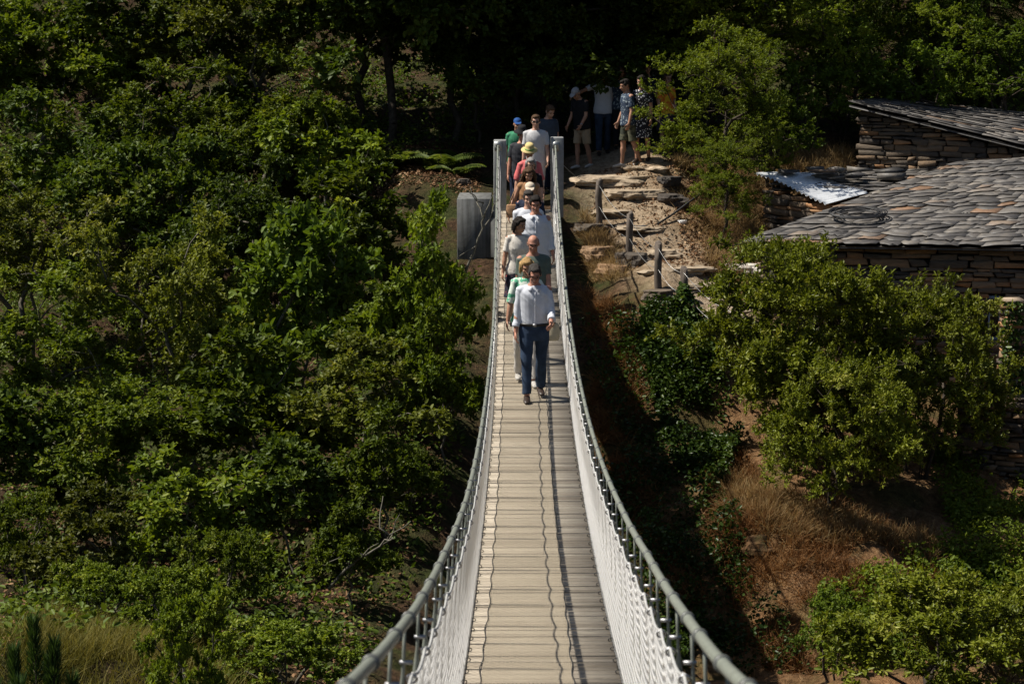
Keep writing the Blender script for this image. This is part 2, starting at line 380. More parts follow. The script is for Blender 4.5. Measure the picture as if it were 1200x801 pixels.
# hand rails
rails = {}
for sx in (-1, 1):
    ys = np.linspace(Y0, Y1+.05, 130); mb = MB()
    mb.tube(np.stack([sx*rail_hw(ys), ys, rail_z(ys)], -1), .0170, 10); rails[sx] = bpart(mb, 'handrail', PAINT, smooth=True)
hy = []; y = Y0+.25; k = 0
while y < Y1-.15: hy.append(y); y += (.60, .80)[k % 2]; k += 1
hy = np.array(hy)
NETDROP = .18
hv = []
for sx in (-1, 1):
    for i, y in enumerate(hy):
        xr = sx*float(rail_hw(y)); zr = rail_z(y); zd = deck_z(y)-.06; xd = sx*.515
        top = np.array([xr+sx*.012, y, zr-.02]); bot = np.array([xd, y, zd]); d = bot-top; L = np.linalg.norm(d); d /= L
        if L < .3: continue
        mb = MB(); tt = np.array([0, .10, .17, .21, .27, .36, L-.1, L]); rr = np.array([.0055, .0055, .006, .010, .0150, .0160, .0160, .010])
        mb.tube(top+d*tt[:, None], rr, 8)
        h = bpart(mb, 'hanger', PAINT, smooth=True); hv.append(h)
        mb = MB(); s = slope(rail_z, y); ax = np.array([0, 1, s])/math.hypot(1, s)
        c = np.array([xr, y, zr]); mb.tube(np.stack([c-ax*.017, c-ax*.015, c+ax*.015, c+ax*.017]), [.019, .0235, .0235, .019], 12); bpart(mb, 'collar', DARKP, h, True)
        mb = MB(); c = top+d*.125; mb.tube(np.stack([c-np.array([sx*.03, 0, 0]), c+np.array([sx*.012, 0, 0])]), .0075, 6)
        bpart(mb, 'bolt', BRIGHT, h, True); mb = MB()
        c = top+d*NETDROP-np.array([sx*.028, 0, 0]); mb.torus(c, .017, .005, (0, 1, .35), 10, 5)
        bpart(mb, 'shackle', BRIGHT, h, True)
# nets
def net_top(sx, Y):
    Y = np.asarray(Y, float); i = np.clip(np.searchsorted(hy, Y)-1, 0, len(hy)-2); t = np.clip((Y-hy[i])/(hy[i+1]-hy[i]), 0, 1)
    sag = 4*t*(1-t)*.035
    f = NETDROP/np.maximum(rail_z(Y)-deck_z(Y), .4)
    return np.stack([sx*(rail_hw(Y)*(1-f)+.5*f-.018), Y, rail_z(Y)-NETDROP-sag], -1)
def net_bot(sx, Y):
    Y = np.asarray(Y, float); return np.stack([0*Y+sx*.472, Y, deck_z(Y)+.012], -1)
for sx in (-1, 1):
    mb = MB(); mesh_p = .085; rad = .0014; ns = 9
    for sg in (1, -1):
        ys = np.arange(Y0-.8, Y1+.8, mesh_p)
        t = np.linspace(0, 1, ns)
        yy = ys[:, None]+sg*t[None, :]*.80; ok = (yy.min(1) > Y0) & (yy.max(1) < Y1-.05); yy = yy[ok]
        top = net_top(sx, yy); bot = net_bot(sx, yy)
        bul = .02*np.sin(t*math.pi)[None, :, None]*np.array([sx, 0, 0])
        zig = (.006*np.where(np.arange(ns) % 2, 1, -1))[None, :, None]*np.array([0, 1, 0])
        pts = bot+(top-bot)*t[None, :, None]+bul+.004*sg*np.array([sx, 0, 0])
        K = 4; th = np.arange(K)*2*math.pi/K; off = np.stack([np.sin(th), np.cos(th), 0*th], -1)*rad
        off[:, 2] = np.cos(th)*rad*-sg*.7; off[:, 1] = np.cos(th)*rad*.7
        V = (pts[:, :, None, :]+off[None, None]).reshape(-1, 3)
        base = (np.arange(len(yy))*ns*K)[:, None, None]+(np.arange(ns-1)*K)[None, :, None]+np.arange(K)[None, None, :]
        nb = (np.arange(len(yy))*ns*K)[:, None, None]+(np.arange(ns-1)*K)[None, :, None]+((np.arange(K)+1) % K)[None, None, :]
        mb.add(V, np.stack([base, nb, nb+K, base+K], -1).reshape(-1, 4), r=.5)
    net = bpart(mb, 'safety_net', ROPE, smooth=True)
    mb = MB(); ys = np.arange(Y0, Y1-.05, .09); p = net_top(sx, ys); mb.tube(p, .006, 6)
    bpart(mb, 'net_rope', ROPEG, net, True)
    mb = MB(); ys = np.arange(Y0, Y1-.05, .35); p = net_bot(sx, ys)
    for q in p:
        mb.torus(q+np.array([-sx*.012, rng.uniform(-.04, .04), .004]), .016, .0035, (0, 1, .4), 9, 4)
    ys = np.arange(Y0, Y1-.05, .2); mb.tube(net_bot(sx, ys)+np.array([0, 0, -.002]), .005, 5)
    bpart(mb, 'net_hooks', DARKW, net)
# end posts with cable brackets
CONC, nt, b = new_mat('concrete'); b.inputs['Roughness'].default_value = .9; b.inputs['Specular IOR Level'].default_value = .15
cf = noise_fac(nt, 3, 6, .7); cs = noise_fac(nt, 2.5, 4, .6, stretch=(5, 5, .35))
cc_ = mix(nt, .8, ramp(nt, cf, [(.3, (.10, .105, .105)), (.7, (.185, .185, .18))]), ramp(nt, cs, [(.35, (.5, .49, .46)), (.6, (1.1, 1.1, 1.1))]), 'MULTIPLY'); nt.links.new(cc_, b.inputs['Base Color'])
bump(nt, b, cf, .5, .02)
POSTM = simple('post_concrete', (.24, .245, .24), .75, 0, .16, 9, .25, .25, world=True)
for sx in (-1, 1):
    mb = MB(); zc = deck_z(Y1); x = .035+sx*.525
    h = 1.47 if sx > 0 else 1.42
    mb.box((x, Y1+.16, zc+h/2-.12), (.235, .30, h), r=.5)
    po = bpart(mb, 'end_post', POSTM)
    bv = po.modifiers.new('bevel', 'BEVEL'); bv.width = .018; bv.segments = 2
    mb = MB(); zt = float(rail_z(Y1)); c = np.array([sx*float(rail_hw(Y1)), Y1-.04, zt])
    mb.tube(np.stack([c+np.array([0, .06, .02]), c+np.array([0, -.03, .01])]), [.06, .05], 14)
    mb.box(c+np.array([0, .035, -.02]), (.13, .03, .17), r=.4)
    bpart(mb, 'cable_bracket', STEEL, po)
    mb = MB(); ys = np.linspace(Y1-.05, Y1-4.5, 14)
    mb.tube(np.stack([sx*(rail_hw(ys)-.05), ys, rail_z(ys)-.05-.04*(Y1-ys)], -1), .008, 6); bpart(mb, 'stay_cable', STEEL, po)
# concrete abutment below the far end
mb = MB(); zc = float(deck_z(Y1))
mb.box((-.05, Y1+.9, zc-1.15), (1.35, 1.75, 2.06), r=.5)
mb.box((-.97, Y1+.75, zc-.50), (.62, 1.5, 1.46), r=.6)
ab = mb.build('concrete_abutment', CONC); bv = ab.modifiers.new('bevel', 'BEVEL'); bv.width = .008
tag(ab, 'grey concrete abutment block carrying the far end of the footbridge', 'abutment')
mb = MB(); mb.box((0, 1.6, deck_z(Y0)-.8), (2.6, 1.9, 1.5)); ab2 = mb.build('concrete_landing', CONC)
tag(ab2, 'concrete landing slab under the near end of the footbridge', 'landing')
# ------------------------------------------------------------------ vegetation
BARK = simple('bark', (.055, .045, .035), .9, 0, .5, 14, .5, .1, world=False)
PALEB = simple('lichen_bark', (.11, .10, .078), .9, 0, .45, 14, .5, .1)
OAKL = leaf_mat('oak_leaf', [(0, (0.046, 0.072, 0.007)), (.45, (0.092, 0.126, 0.012)), (.8, (0.138, 0.170, 0.018)), (1, (0.190, 0.208, 0.030))], .3)
OAKM = leaf_mat('oak_leaf_deep', [(0, (0.034, 0.059, 0.009)), (.45, (0.069, 0.103, 0.014)), (.8, (0.103, 0.140, 0.020)), (1, (0.160, 0.184, 0.035))], .28)
OAKO = leaf_mat('oak_leaf_olive', [(0, (0.055, 0.066, 0.010)), (.45, (0.105, 0.121, 0.016)), (.8, (0.154, 0.165, 0.026)), (1, (0.209, 0.198, 0.045))], .28)
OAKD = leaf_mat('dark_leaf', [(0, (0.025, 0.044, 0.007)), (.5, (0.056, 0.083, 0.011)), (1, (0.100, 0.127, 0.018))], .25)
BAYL = leaf_mat('shrub_leaf', [(0, (0.066, 0.082, 0.008)), (.5, (0.137, 0.161, 0.015)), (.85, (0.202, 0.217, 0.032)), (1, (0.297, 0.286, 0.070))], .25, .4)
YELL = leaf_mat('yellow_green_leaf', [(0, (0.055, 0.088, 0.010)), (.5, (0.110, 0.165, 0.018)), (1, (0.187, 0.231, 0.035))], .35)
TREEL = leaf_mat('path_tree_leaf', [(0, (0.071, 0.104, 0.010)), (.5, (0.144, 0.186, 0.016)), (1, (0.237, 0.261, 0.030))], .33)
IVYL = leaf_mat('ivy_leaf', [(0, (.02, .04, .008)), (.6, (.045, .08, .014)), (1, (.10, .14, .03))], .2, .35)
NEED = leaf_mat('needle', [(0, (0.037, 0.067, 0.008)), (.6, (0.085, 0.136, 0.015)), (1, (0.145, 0.192, 0.025))], .2, .5)
PINEN = leaf_mat('pine_needle', [(0, (.03, .06, .02)), (.6, (.06, .11, .035)), (1, (.10, .16, .05))], .2, .5)
FERNL = leaf_mat('fern_leaf', [(0, (.05, .08, .015)), (.6, (.10, .14, .03)), (1, (.17, .19, .05))], .35)
STRAW = leaf_mat('straw', [(0, (.17, .10, .045)), (.5, (.30, .20, .09)), (1, (.46, .35, .18))], .3, .7, (1.2, 1.1, .8), .1)
RUST = leaf_mat('dry_bracken', [(0, (.14, .065, .025)), (.5, (.28, .14, .055)), (1, (.44, .27, .12))], .25, .8, (1.3, 1., .6), .1)
GRASS = leaf_mat('yellow_grass', [(0, (.06, .065, .015)), (.5, (.14, .13, .03)), (1, (.26, .22, .07))], .35, .7, (1.3, 1.2, .6), .1)
LITTER = leaf_mat('leaf_litter', [(0, (.05, .025, .012)), (.5, (.15, .08, .04)), (.85, (.28, .17, .09)), (1, (.40, .28, .17))], .05, .8, (1, .9, .7), .1)

def nrm(v): return v/(np.linalg.norm(v, axis=-1, keepdims=True)+1e-12)
def leaves_geo(b, d, up, L, W, r, g, droop=.12):
    """leaf blades: base, direction, facing, length; six corners folded along the midrib"""
    n = len(b); d = nrm(d); s = nrm(np.cross(d, up)); u = np.cross(s, d)
    L = L[:, None]; W = W[:, None]
    fold = .22*W
    V = np.stack([b, b+d*L*.35+s*W*.5+u*fold, b+d*L*.78+s*W*.36+u*fold*.5-u*L*droop*.4, b+d*L-u*L*droop,
                  b+d*L*.35-s*W*.5+u*fold, b+d*L*.78-s*W*.36+u*fold*.5-u*L*droop*.4], 1).reshape(-1, 3)
    o = (np.arange(n)*6)[:, None]
    Q = np.concatenate([o+np.array([0, 1, 2, 3]), o+np.array([0, 3, 5, 4])])
    return V, Q, np.repeat(r, 6)

def blade_geo(b, d, up, L, W, r, droop):
    n = len(b); d = nrm(d); s = nrm(np.cross(d, up)); u = np.cross(s, d); L = L[:, None]; W = W[:, None]; m_ = b+d*L*.5-u*L*droop*.22; q = b+d*L*.8-u*L*droop*.6
    V = np.stack([b-s*W*.5, b+s*W*.5, m_-s*W*.45, m_+s*W*.45, q-s*W*.3, q+s*W*.3, b+d*L-u*L*droop-s*W*.05, b+d*L-u*L*droop+s*W*.05], 1).reshape(-1, 3); o = (np.arange(n)*8)[:, None]
    return V, np.concatenate([o+np.array([0, 1, 3, 2]), o+np.array([2, 3, 5, 4]), o+np.array([4, 5, 7, 6])]), np.repeat(r, 8)
def skeleton(g, H, Rx, lo, ntips, stems=1, lean=(0, 0), lump=.5, trunk_h=.5, flat=1., clump=1):
    pos = []; par = []
    def push(p, q): pos.append(np.array(p, float)); par.append(q); return len(pos)-1
    for st in range(stems):
        a0 = g.uniform(0, 6.28); q = -1; sp = (.10*Rx if stems > 1 else 0)
        p = np.array([math.cos(a0)*sp, math.sin(a0)*sp, -.25])
        q = push(p, -1); lx = np.array([lean[0]+math.cos(a0)*(.35*Rx if stems > 1 else .12), lean[1]+math.sin(a0)*(.35*Rx if stems > 1 else .12), 0])
        m = 6
        for k in range(1, m+1):
            t = k/m
            p2 = np.array([math.cos(a0)*sp, math.sin(a0)*sp, 0])+lx*t**1.3+np.array([0, 0, H*trunk_h*t])+g.normal(0, .035*Rx, 3)*(1, 1, .3)
            q = push(p2, q)
    cz = H*(lo+1)/2; rz = H*(1-lo)/2
    ph = g.uniform(0, 6.28, 6); tips = []
    while len(tips) < ntips:
        v = nrm(g.normal(0, 1, 3)); rad = g.uniform(.25, 1)**.45
        lumpy = 1+lump*(.5*math.sin(3*math.atan2(v[1], v[0])+ph[0])*(1-abs(v[2]))+.35*math.sin(5*math.atan2(v[1], v[0])+4*v[2]+ph[1])+.25*math.sin(7*v[2]+ph[2]))
        if v[2] < -.6: continue
        cc = np.array([lean[0]*1.2, lean[1]*1.2, cz])+v*rad*lumpy*np.array([Rx, Rx*flat, rz]); m = int(g.integers(max(1, clump-2), clump+3)) if clump > 1 else 1
        for _ in range(m): tips.append(cc+(g.normal(0, 1, 3)*np.array([.115, .115, .05])*Rx if m > 1 else 0))
    c0 = np.array([lean[0], lean[1], H*trunk_h])
    tips.sort(key=lambda t: np.linalg.norm(t-c0))
    ends = []
    for t in tips:
        A = np.array(pos); dd = np.linalg.norm(A-t, axis=1)+np.maximum(0, A[:, 2]-t[2]+.15)*1.5+np.where(A[:, 2] < H*trunk_h*.35, 3., 0)
        i = int(np.argmin(dd)); p0 = pos[i]; L = np.linalg.norm(t-p0)
        if L < .12: continue
        ns = max(2, int(L/.35)); q = i
        bend = g.normal(0, .09*L, 3)+np.array([0, 0, .10*L])
        for k in range(1, ns+1):
            u = k/ns; q = push(p0+(t-p0)*u+bend*math.sin(math.pi*u)+g.normal(0, .02*L, 3)*(u < 1), q)
        ends.append(q)
    pos = np.array(pos); par = np.array(par); cnt = np.zeros(len(pos))
    for e in ends: cnt[e] += 1
    for i in range(len(pos)-1, -1, -1):
        if par[i] >= 0: cnt[par[i]] += cnt[i]
    return pos, par, np.maximum(cnt, .6), ends
def limbs(mb, pos, par, cnt, r0, n=5, rmin=.007):
    tot = cnt.max(); rad = np.maximum(r0*(cnt/tot)**.52, rmin)
    ok = np.where(par >= 0)[0]; a = pos[par[ok]]; b = pos[ok]; ra = rad[par[ok]]; rb = rad[ok]
    ra = np.minimum(ra, rb*1.6); d = nrm(b-a); ref = np.where(np.abs(d[:, 2:3]) < .9, [[0, 0, 1.]], [[1., 0, 0]])
    u = nrm(np.cross(d, ref)); v = np.cross(d, u); th = np.linspace(0, 2*math.pi, n, endpoint=False)
    ring = np.cos(th)[None, :, None]*u[:, None]+np.sin(th)[None, :, None]*v[:, None]
    V = np.concatenate([a[:, None]-d[:, None]*ra[:, None, None]*.3+ring*ra[:, None, None], b[:, None]+ring*rb[:, None, None]], 1).reshape(-1, 3)
    o = (np.arange(len(ok))*2*n)[:, None, None]; j = np.arange(n)[None, :]; k = (j+1) % n
    Q = (o+np.stack([j, k, n+k, n+j], -1)).reshape(-1, 4)
    mb.add(V, Q, r=np.repeat(rng.random(len(ok)), 2*n))
def crown_leaves(g, pos, par, ends, twigs, tl, per, L, W, upb=.7, spread=1., jitter=.25, updir=.25):
    tips = pos[ends]; dirs = nrm(tips-pos[par[ends]]); nt_ = len(tips)
    d = nrm(np.repeat(dirs, twigs, 0)*.8+g.normal(0, .62*spread, (nt_*twigs, 3))+np.array([0, 0, updir]))
    ln = tl*g.uniform(.5, 1.25, nt_*twigs); b = np.repeat(tips, twigs, 0)
    vt = np.repeat(g.normal(0, .16, nt_), twigs)+g.normal(0, .07, nt_*twigs)
    u = 1-g.random(nt_*twigs*per)**1.5
    B = np.repeat(b, per, 0)+np.repeat(d, per, 0)*(np.repeat(ln, per)*u)[:, None]+g.normal(0, .012, (nt_*twigs*per, 3))
    ld = nrm(np.repeat(d, per, 0)*.7+g.normal(0, .75, (len(B), 3)))
    up = nrm(np.array([0, 0, upb])+g.normal(0, .45, (len(B), 3))+np.repeat(d, per, 0)*.3)
    sz = L*g.uniform(.6, 1.2, len(B))
    r = np.clip(.45+np.repeat(vt, per)+g.normal(0, jitter*.5, len(B)), 0, 1)
    tw = (b, b+d*ln[:, None])
    return leaves_geo(B, ld, up, sz, sz*W, r, g), tw
def twig_geo(mb, a, b, rad):
    d = nrm(b-a); u = nrm(np.cross(d, np.array([.3, .2, 1.]))); v = np.cross(d, u); th = np.array([0, 2.1, 4.2])
    ring = np.cos(th)[None, :, None]*u[:, None]+np.sin(th)[None, :, None]*v[:, None]
    V = np.concatenate([a[:, None]+ring*rad, b[:, None]+ring*rad*.5], 1).reshape(-1, 3); o = (np.arange(len(a))*6)[:, None, None]
    j = np.arange(3)[None]; k = (j+1) % 3
    mb.add(V, (o+np.stack([j, k, 3+k, 3+j], -1)).reshape(-1, 4), r=.4)

PROTO = {}
def make_tree(key, seed, H, Rx, lo, ntips, twigs, tl, per, L, W, leaf, bark, r0, **kw):
    g = np.random.default_rng(seed); lk = {k: kw.pop(k) for k in ('upb', 'spread', 'jitter', 'updir') if k in kw}
    pos, par, cnt, ends = skeleton(g, H, Rx, lo, ntips, **kw)
    mb = MB(); limbs(mb, pos, par, cnt, r0)
    (V, Q, r), tw = crown_leaves(g, pos, par, np.array(ends), twigs, tl, per, L, W, **lk)
    twig_geo(mb, *tw, .0045)
    tm = mb.mesh('trunk'); tm.materials.append(bark)
    cm = mk_mesh('crown', V, Q, None, r); cm.materials.append(leaf)
    PROTO[key] = (tm, cm, H, Rx)
def place_tree(key, name, loc, s, rz, label, cat, group=None, sz=None, tilt=(0, 0)):
    tm, cm, H, Rx = PROTO[key]
    e = empty(name, loc, rz); e.scale = (s, s, sz or s); e.rotation_euler = (tilt[0], tilt[1], rz)
    link('trunk', tm, None, e); link('crown', cm, None, e)
    tag(e, label, cat, group); return e

for i in range(5):
    make_tree('oak%d' % i, 100+i, 5.2, 2.0, .18, (230, 190, 130, 210, 160)[i], 8, .36, (17, 15, 13, 17, 14)[i], (.115, .13, .12, .10, .125)[i], .55, (OAKL, OAKM, OAKL, OAKO, OAKM)[i], PALEB, .06, lump=.85, clump=7, stems=(1, 2, 1, 3, 2)[i], trunk_h=.5)
for i in range(4):
    make_tree('sprig%d' % i, 150+i, 2.9, 1.0, .12, (90, 75, 50, 80)[i], 8, .30, (16, 14, 13, 16)[i], (.118, .13, .12, .10)[i], .55, (OAKL, OAKM, OAKL, OAKO)[i], PALEB, .032, lump=.85, clump=4, stems=(1, 2, 1, 3)[i], trunk_h=.5)
for i in range(3):
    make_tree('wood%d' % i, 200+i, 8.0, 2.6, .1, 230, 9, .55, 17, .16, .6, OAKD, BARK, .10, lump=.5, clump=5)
for i in range(2):
    make_tree('bush%d' % i, 300+i, 2.4, 1.25, .08, 130, 8, .26, 16, .095, .52, OAKL, PALEB, .04, lump=.45, clump=4, stems=4, trunk_h=.45, updir=.5)

make_tree('airy_tree', 402, 6.5, 1.9, .3, 190, 7, .42, 15, .10, .5, TREEL, BARK, .09, lump=.6, clump=5)
# crown centre (x, y), depth, crown radius in photo pixels, prototype, label
def oak(px, py, D, rpx, key, label, group, name='oak_tree', cat='oak tree', ymin=0.):
    if key.startswith('oak') and rpx/FPX*D < 1.25: key = 'sprig%d' % (int(key[3]) % 4)
    tm, cm, H, Rx = PROTO[key]; fc = .53 if key.startswith('bay') or key.startswith('bush') else .62
    for k in range(60):                       # come nearer until the whole crown stands clear of the slope
        c = P(px, py, D); s = rpx/FPX*D/Rx; g0 = gz(c[0], c[1])
        if c[2]-g0 >= fc*H*s*.8 or c[1]-.2 < ymin: break
        D -= .2
    szz = min(max((c[2]-g0)/fc/H, s*(1.1 if key == 'bay' else .8)), s*1.7); z = g0-.05
    return place_tree(key, name, (c[0], c[1], z), s, rng.uniform(0, 6.28), label, cat, group, szz)
GL = 'oaks of the thicket left of the bridge'
OAKS = [
 (45,70,46,125,'oak0','oak with a dull green crown filling the top left corner of the thicket'),
 (180,50,47.5,115,'oak1','dull green oak at the top edge, second from the top left corner'),
 (300,35,48,105,'oak3','shaded oak at the top edge left of the sunlit gap of brown earth'),
 (215,150,43.5,95,'oak2','oak catching light on its crown tip below the top edge trees, left of centre'),
 (90,190,42.5,115,'oak4','broad dark oak at the left edge below the corner tree'),
 (320,165,42.5,95,'oak0','oak with layered lit sprays beneath the sunlit gap of brown earth'),
 (385,185,41,70,'oak2','small oak standing beside the fern patch above the brown bank'),
 (30,290,40,110,'oak3','oak half in shade at the left edge, about a third of the way down'),
 (170,270,38.5,105,'oak1','dark oak in the middle of the left thicket, above the big sunlit oak'),
 (300,270,37.5,95,'oak4','upright oak with a lit top leaning towards the brown bank'),
 (405,275,36.5,70,'oak0','oak with a shaded crown just left of the concrete abutment'),
 (60,400,35,115,'oak2','very dark oak in shadow at the left edge halfway down'),
 (210,375,32.5,105,'oak3','big sunlit oak with pale green leaves, brightest of the left thicket'),
 (330,360,32,85,'oak1','sunlit oak just right of the brightest one on the left slope'),
 (455,390,30.5,70,'oak2','sunlit oak reaching its branch tips towards the bridge rail'),
 (505,325,30,52,'oak4','slender oak with a narrow pointed crown in front of the concrete abutment'),
 (520,440,29,48,'oak0','low oak spray touching the left handrail beside the walking man'),
 (410,455,29.5,75,'oak3','bright oak crown in the lower centre of the thicket, left of the leading man'),
 (300,480,29,85,'oak4','oak in half light under the two brightest crowns'),
 (130,500,30,105,'oak0','broad oak with dim leaves above the brown clearing at the left edge'),
 (20,540,30,85,'oak1','oak cut by the left edge above the brown clearing'),
 (230,590,26.5,80,'oak2','oak with a lit crown above the yellow grass and bushes'),
 (355,580,26.5,70,'oak1','oak with a loose crown near the lower middle of the thicket'),
 (450,545,26.5,50,'oak4','sparse oak spray overhanging the dark ground next to the rail'),
 (100,630,25.5,70,'oak3','oak at the lower left, last one before the yellow grass'),
 (410,640,24.5,42,'oak0','small oak with thin leaves and a curved limb in the dark hollow'),
]
for (px, py, D, rp, key, lab) in OAKS: oak(px, py, D, rp, key, lab, GL)
GB = 'bushes at the foot of the left thicket'
for (px, py, D, rp, key, lab) in [
 (335,760,21.5,68,'bush0','round bright green oak bush at the bottom edge left of the handrail'),
 (205,715,22.5,55,'bush1','bushy oak regrowth right of the yellow grass'),
 (255,660,24,50,'bush0','low leafy bush between the grass and the dark hollow'),
 (30,640,26,50,'bush1','low bush beside the brown clearing at the left edge'),
 (225,775,17.5,52,'bush1','leafy bush at the bottom edge right of the pine and its grass'),
 (120,690,22,50,'bush0','leafy bush rising behind the yellow grass'),
 (480,560,28,34,'bush1','small dark bush on the bare ground close to the left net')]:
    oak(px, py, D, rp, key, lab, GB, 'oak_bush', 'bush')
GW = 'dark trees of the wood behind the path'
WOODS = [
 (420,20,51,125,'wood0','dark tree at the top edge right of the sunlit gap'),
 (530,50,50,115,'wood1','black green tree above the brown bank left of the bridge posts'),
 (610,40,50,100,'wood2','dark tree directly behind the far end of the bridge'),
 (690,5,50,95,'wood0','dark tree overhanging the standing group on the landing'),
 (560,110,46,60,'wood1','low dark tree in the hollow behind the left bridge post'),
 (740,20,53,90,'wood2','dark tree at the top edge behind the woman in the patterned dress'),
 (640,-60,55,150,'wood1','tall tree rising over the top edge above the bridge'),
 (800,-30,54,110,'airy_tree','tall tree behind the feathery tree by the path'),
 (900,-10,54,110,'airy_tree','tall dark tree at the top edge left of the conifers'),
 (1000,-10,55,110,'airy_tree','tall dark tree behind the drooping conifers'),
 (1100,20,53,100,'airy_tree','dark tree right behind the upper stone building'),
 (1210,20,52,100,'wood2','dark tree at the top right corner'),
]
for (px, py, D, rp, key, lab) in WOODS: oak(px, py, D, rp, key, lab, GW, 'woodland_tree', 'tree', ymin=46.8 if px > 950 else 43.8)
# canopy over the standing group: branches reach out of the left hand wood and shade the landing
for (X, Y, s, key, lab) in ((-3.0, 43.2, 1.0, 'wood1', 'tall oak left of the landing whose crown shades the waiting group'),
                            (-.8, 46.0, 1.0, 'wood0', 'tall oak right behind the landing with a crown of dark leaves')):
    place_tree(key, 'woodland_tree', (X, Y, gz(X, Y)-.1), s, rng.uniform(0, 6), lab, 'tree', GW)

# right side: feathery tree by the path, yellow green tree, conifers, big shrubs
make_tree('path_tree', 401, 6.0, 1.75, .08, 300, 8, .34, 17, .08, .42, TREEL, BARK, .07, lump=.6, clump=5, trunk_h=.55, updir=.5)
make_tree('glow_tree', 403, 3.2, 1.2, .15, 65, 7, .32, 13, .11, .5, YELL, BARK, .05, lump=.5, stems=3)
make_tree('bay', 404, 3.5, 1.7, .02, 400, 9, .30, 16, .085, .42, BAYL, BARK, .045, lump=.3, clump=4, stems=6, trunk_h=.45, updir=.7, upb=.4)
make_tree('bay_small', 405, 2.1, 1.05, .02, 170, 9, .26, 16, .075, .42, BAYL, BARK, .035, lump=.4, clump=4, stems=5, trunk_h=.45, updir=.7, upb=.4)
oak(852,112,38.6,80,'path_tree','feathery light green tree leaning over the path by the steps',None,'path_tree','tree')
oak(850,200,37.6,46,'path_tree','slim young tree with a thin stem at the right edge of the path',None,'path_tree','tree')
oak(880,50,46,90,'airy_tree','airy tree with a bare dark trunk behind the feathery path tree',None,'airy_tree','tree',ymin=43)
oak(790,60,45,55,'airy_tree','thin airy tree just right of the group on the landing',None,'airy_tree','tree')
oak(945,125,45.5,50,'glow_tree','yellow green shrub glowing in the sun left of the upper stone building',None,'leafy_shrub','shrub',ymin=42.6)
oak(905,150,42.5,50,'glow_tree','green shrub between the path tree and the upper stone building',None,'leafy_shrub','shrub')
oak(945,432,31.2,114,'bay','large olive green shrub filling the slope below the slate roof, left half',None,'evergreen_shrub','shrub')
oak(1078,442,31.0,98,'bay','large olive green shrub in front of the house wall, right half',None,'evergreen_shrub','shrub')
oak(985,530,30.2,84,'bay','olive green shrub bulging below the two large ones, just above the ledge',None,'evergreen_shrub','shrub')
oak(1070,770,25.6,110,'bay_small','wide low shrub at the bottom edge right of the gully',None,'evergreen_shrub','shrub')
oak(1190,745,26.5,90,'bay_small','low shrub cut by the bottom right corner',None,'evergreen_shrub','shrub')
oak(975,730,25.4,36,'glow_tree','young glossy shoots rising from the gully edge at the lower right',None,'leafy_shrub','shrub')

for px, py, D, rp, key, lab in ((830,30,46,70,'airy_tree','sunlit airy tree at the top edge above the feathery path tree'), (985,75,46,60,'glow_tree','light green shrub above the left end of the barn roof'), (1085,95,46,52,'glow_tree','light green shrub peeping over the barn roof below the conifers'), (1180,105,45,60,'glow_tree','leafy shrub over the right end of the barn roof'), (930,60,46,60,'airy_tree','sunlit tree above the yellow green shrub'), (980,25,45.5,62,'airy_tree','sunlit tree at the top edge between the barn ridge and the path tree'), (1120,40,45,55,'airy_tree','thin sunlit tree standing among the drooping conifers')):
    oak(px, py, D, rp, key, lab, 'trees and shrubs above the barn', 'hillside_shrub' if key == 'glow_tree' else 'airy_tree', 'shrub' if key == 'glow_tree' else 'tree', ymin=43.4)
def make_conifer(key, seed, H, Rx):
    g = np.random.default_rng(seed); mb = MB(); mb.tube(np.array([[0, 0, -.3], [0.03, 0, H*.5], [0, .02, H]]), [.13, .08, .015], 6)
    Bs = []; Ds = []; ta = []; tb = []
    for z in np.arange(.6, H-.1, .16):
        for k in range(4):
            a = g.uniform(0, 6.28); L = Rx*(1-z/H)**.75*g.uniform(.7, 1.1)+.15; d = np.array([math.cos(a), math.sin(a), 0])
            t = np.linspace(0, 1, 9); pts = np.array([0, 0, z])+d*L*t[:, None]+np.array([0, 0, 1])*(.10*L*t-.55*L*t**2)[:, None]
            mb.tube(pts, np.linspace(.018, .004, 9), 4, r=.5)
            for q in range(int(22*L)):
                u = g.uniform(.2, 1); p = pts[int(u*8)]; s = nrm(np.array([d[1], -d[0], 0]))*g.choice([-1, 1])
                dr = nrm(s*g.uniform(.2, 1)+d*.6+np.array([0, 0, -g.uniform(.3, 1.)])); tl = g.uniform(.15, .35)
                n = 12; v = g.random(n)
                Bs.append(p+dr*tl*v[:, None]); Ds.append(nrm(dr+g.normal(0, .7, (n, 3))))
    B = np.vstack(Bs); Dd = np.vstack(Ds); sz = g.uniform(.05, .10, len(B))
    V, Q, r = leaves_geo(B, Dd, nrm(np.array([0, 0, 1])+g.normal(0, .5, B.shape)), sz, sz*.22, np.clip(g.normal(.5, .25, len(B)), 0, 1), g)
    tm = mb.mesh('trunk'); tm.materials.append(BARK); cm = mk_mesh('crown', V, Q, None, r); cm.materials.append(NEED); PROTO[key] = (tm, cm, H, Rx)
make_conifer('conifer0', 501, 7.5, 1.9); make_conifer('conifer1', 502, 7.5, 1.7)
for px, D, key, s, lab in ((1070,45.2,'conifer0',.85,'drooping dark conifer above the ridge of the upper stone roof'), (1155,45,'conifer1',.85,'drooping conifer right of the other two, above the slate roof'), (1005,46,'conifer1',.8,'drooping conifer with thin foliage left of the slate roof top')):
    c = P(px, 60, D); place_tree(key, 'conifer', (c[0], c[1], gz(c[0], c[1])-.1), s, rng.uniform(0, 6), lab, 'conifer', 'conifers behind the stone buildings')

